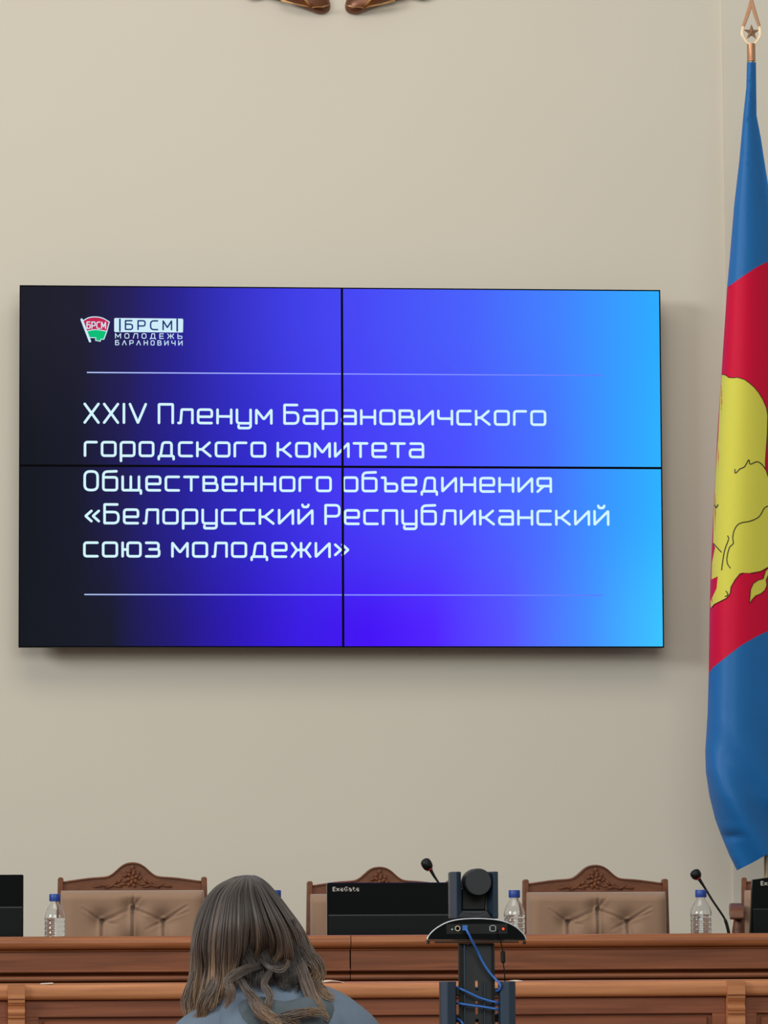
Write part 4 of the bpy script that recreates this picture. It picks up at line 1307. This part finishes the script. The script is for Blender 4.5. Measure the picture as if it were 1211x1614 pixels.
rnd = random.Random(3)
NL = 86
locks = [(rnd.uniform(-.012, .014), rnd.uniform(-3, 3), rnd.uniform(0, 6.28), rnd.uniform(.78, 1.04), rnd.uniform(1.2, 2.6)) for _ in range(NL)]
npt = len(g[0])
for k in range(4200):
    s = rnd.random() * (len(g) - 1)
    i0 = min(int(s), len(g) - 2); f = s - i0
    lk = int(s / (len(g) - 1) * NL * .999)
    dd, dx, ph, ln_, fr_ = locks[lk]
    # pull the strand towards the middle of its lock as it descends
    sc_ = (lk + .5) / NL * (len(g) - 1)
    ox, oy, oz = rnd.gauss(0, 1.3), rnd.gauss(0, .6), rnd.gauss(0, .0035)
    P = []
    L = ln_ * rnd.uniform(.9, 1.0)
    for j in range(npt):
        t = j / (npt - 1) * L
        ss = s + (sc_ - s) * .75 * min(1, t * 1.6)
        ss = max(0, min(len(g) - 1.0001, ss)); i1 = int(ss); ff = ss - i1
        jj = t * (npt - 1); j0 = min(int(jj), npt - 2); fj = jj - j0
        a = g[i1][j0].lerp(g[i1][j0 + 1], fj); b = g[i1 + 1][j0].lerp(g[i1 + 1][j0 + 1], fj)
        p = a.lerp(b, ff)
        wv = max(0, t - .42)
        x = p.x + (ox * (.5 + t)) + dx * min(1, t * 1.5) + wv * 7.0 * math.sin(ph + fr_ * 6 * t)
        y = p.y + oy
        d = p.z + oz + dd * min(1, t * 2.5) + wv * .016 * math.cos(ph + fr_ * 6 * t)
        fz = wv * 5
        P.append(at(x + fz * noise.noise((k * 3.7, t * 5, 0)), y, HYC - d - fz * .002 * noise.noise((k * 3.7, t * 5, 9))))
    strand(P, .00115, lk / NL + rnd.uniform(-.004, .004))


def lock(pts, n, spread, t0, seed, sid, t1=1.0):
    q = curve2([Vector(p) for p in pts], 6)
    rr = random.Random(seed)
    for _ in range(n):
        a, rad = rr.uniform(0, 6.28), spread * math.sqrt(rr.random())
        ox, od = math.cos(a) * rad * 1.35, math.sin(a) * rad / 850
        P = []
        for i, p in enumerate(q):
            t = i / (len(q) - 1)
            w_ = .75 + .5 * math.sin(PI * t)
            fz = 6.5 * t * noise.noise((_ * 7.3 + seed, t * 3, 3)) + 1.2 * math.sin(t * 9 + seed + _ * .05)
            tang = q[min(i + 1, len(q) - 1)] - q[max(i - 1, 0)]
            nn = Vector((-tang.y, tang.x)); nn = nn.normalized() if nn.length > 1e-6 else Vector((1, 0))
            P.append(at(p.x + nn.x * (ox * w_ + fz), p.y + nn.y * (ox * w_ + fz), HYC - p.z - od * w_ * .55))
        strand(P[:int(len(P) * rr.uniform(.8, 1)) + 1], .0010, sid + rr.uniform(-.01, .01), t0, t1)


lock([(420, 1518, .11), (405, 1524, .15), (385, 1530, .175), (366, 1540, .185), (358, 1550, .19), (364, 1562, .195), (362, 1578, .195), (354, 1590, .19)], 60, 4.2, .35, 11, .31, .85)
lock([(372, 1530, .14), (382, 1548, .18), (392, 1566, .195), (406, 1582, .205), (418, 1600, .21), (424, 1625, .21)], 45, 4, .3, 12, .62, .9)
lock([(440, 1520, .13), (424, 1536, .17), (416, 1552, .19), (426, 1568, .20), (424, 1582, .205), (420, 1590, .205)], 40, 3.6, .3, 13, .44, .9)
lock([(392, 1560, .18), (400, 1578, .20), (412, 1594, .21), (432, 1608, .215), (448, 1622, .22)], 60, 6, .6, 14, .77)
lock([(430, 1612, .21), (448, 1603, .215), (470, 1598, .215), (492, 1596, .21), (512, 1596, .20)], 60, 4.5, .35, 15, .2)
lock([(462, 1500, .12), (476, 1525, .14), (484, 1550, .16), (492, 1572, .175), (504, 1592, .18), (520, 1606, .18)], 70, 6, .4, 16, .5)
lock([(480, 1510, .08), (492, 1535, .11), (500, 1555, .13), (512, 1568, .145), (528, 1574, .15)], 60, 5, .5, 17, .83)
lock([(470, 1480, .09), (484, 1505, .11), (496, 1520, .12), (502, 1536, .12), (494, 1550, .12)], 90, 8, .4, 18, .66)
lock([(410, 1510, .13), (424, 1524, .155), (440, 1530, .165), (452, 1522, .16), (456, 1512, .15)], 30, 3, .2, 19, .12, .7)
lock([(404, 1600, .20), (420, 1608, .21), (440, 1606, .215), (462, 1612, .215), (470, 1625, .21)], 50, 5, .3, 21, .38, .9)
lock([(340, 1540, .13), (334, 1562, .14), (322, 1582, .14), (318, 1602, .13), (306, 1612, .12)], 70, 6, .5, 22, .57)
lock([(314, 1530, .08), (302, 1556, .09), (296, 1580, .09), (300, 1600, .09), (310, 1612, .09)], 70, 6, .5, 23, .9)
# hair falling over the nape and into the collar, its shade painted in dark
for i, (xa, xb) in enumerate(((386, 398), (394, 410), (404, 420), (414, 432), (424, 444), (434, 454), (444, 462), (452, 468), (460, 474))):
    lock([(xa - 4, 1450, .11), (xa, 1480, .125), ((xa + xb) / 2, 1508, .130), (xb, 1534, .135), (xb + 3 * math.sin(i * 2.1), 1556 + 7 * math.sin(i * 1.7), .150)], 80, 8, .0, 40 + i, .03 + .011 * i, .12)
# dark cap under the strands
k0 = len(hr.v)
cap = MB(); cap.ell(Vector(ps.location) + hp(0, -.014, .022), (.071, .096, .090), 24, 16, ht)
keep = [f for f in cap.f if sum((ht.transposed() @ (Vector(cap.v[i]) - Vector(ps.location) - Vector((hx, hy_, hz)))).y for i in f) / 4 < .055]
hr.add(cap.v, keep)
uvs += [(.05, 0)] * len(cap.v)
hr.uv = dict(enumerate(uvs))
obj('hair', hr, M['hair'], ps, smooth=True)

# the seat she sits on (below the frame)
hc_ = thing('hall_chair', 'padded dark hall chair under the seated woman', 'chair', (PX0, HY, 0))
obj('seat', MB().box(PX0 - .22, PX0 + .22, HY - .14, HY + .30, .41, .455), M['jeans'], hc_, bevel=.015)
obj('backrest', MB().box(PX0 - .21, PX0 + .21, HY - .20, HY - .165, .55, .86), M['jeans'], hc_, bevel=.015)
for sx in (-.2, .18):
    obj('leg', MB().box(PX0 + sx, PX0 + sx + .022, HY + .26, HY + .282, 0, .42), M['black'], hc_)
    obj('leg', MB().box(PX0 + sx, PX0 + sx + .022, HY - .187, HY - .165, 0, .80), M['black'], hc_)
    obj('leg_rail', MB().box(PX0 + sx, PX0 + sx + .022, HY - .17, HY + .27, .385, .411), M['black'], hc_)
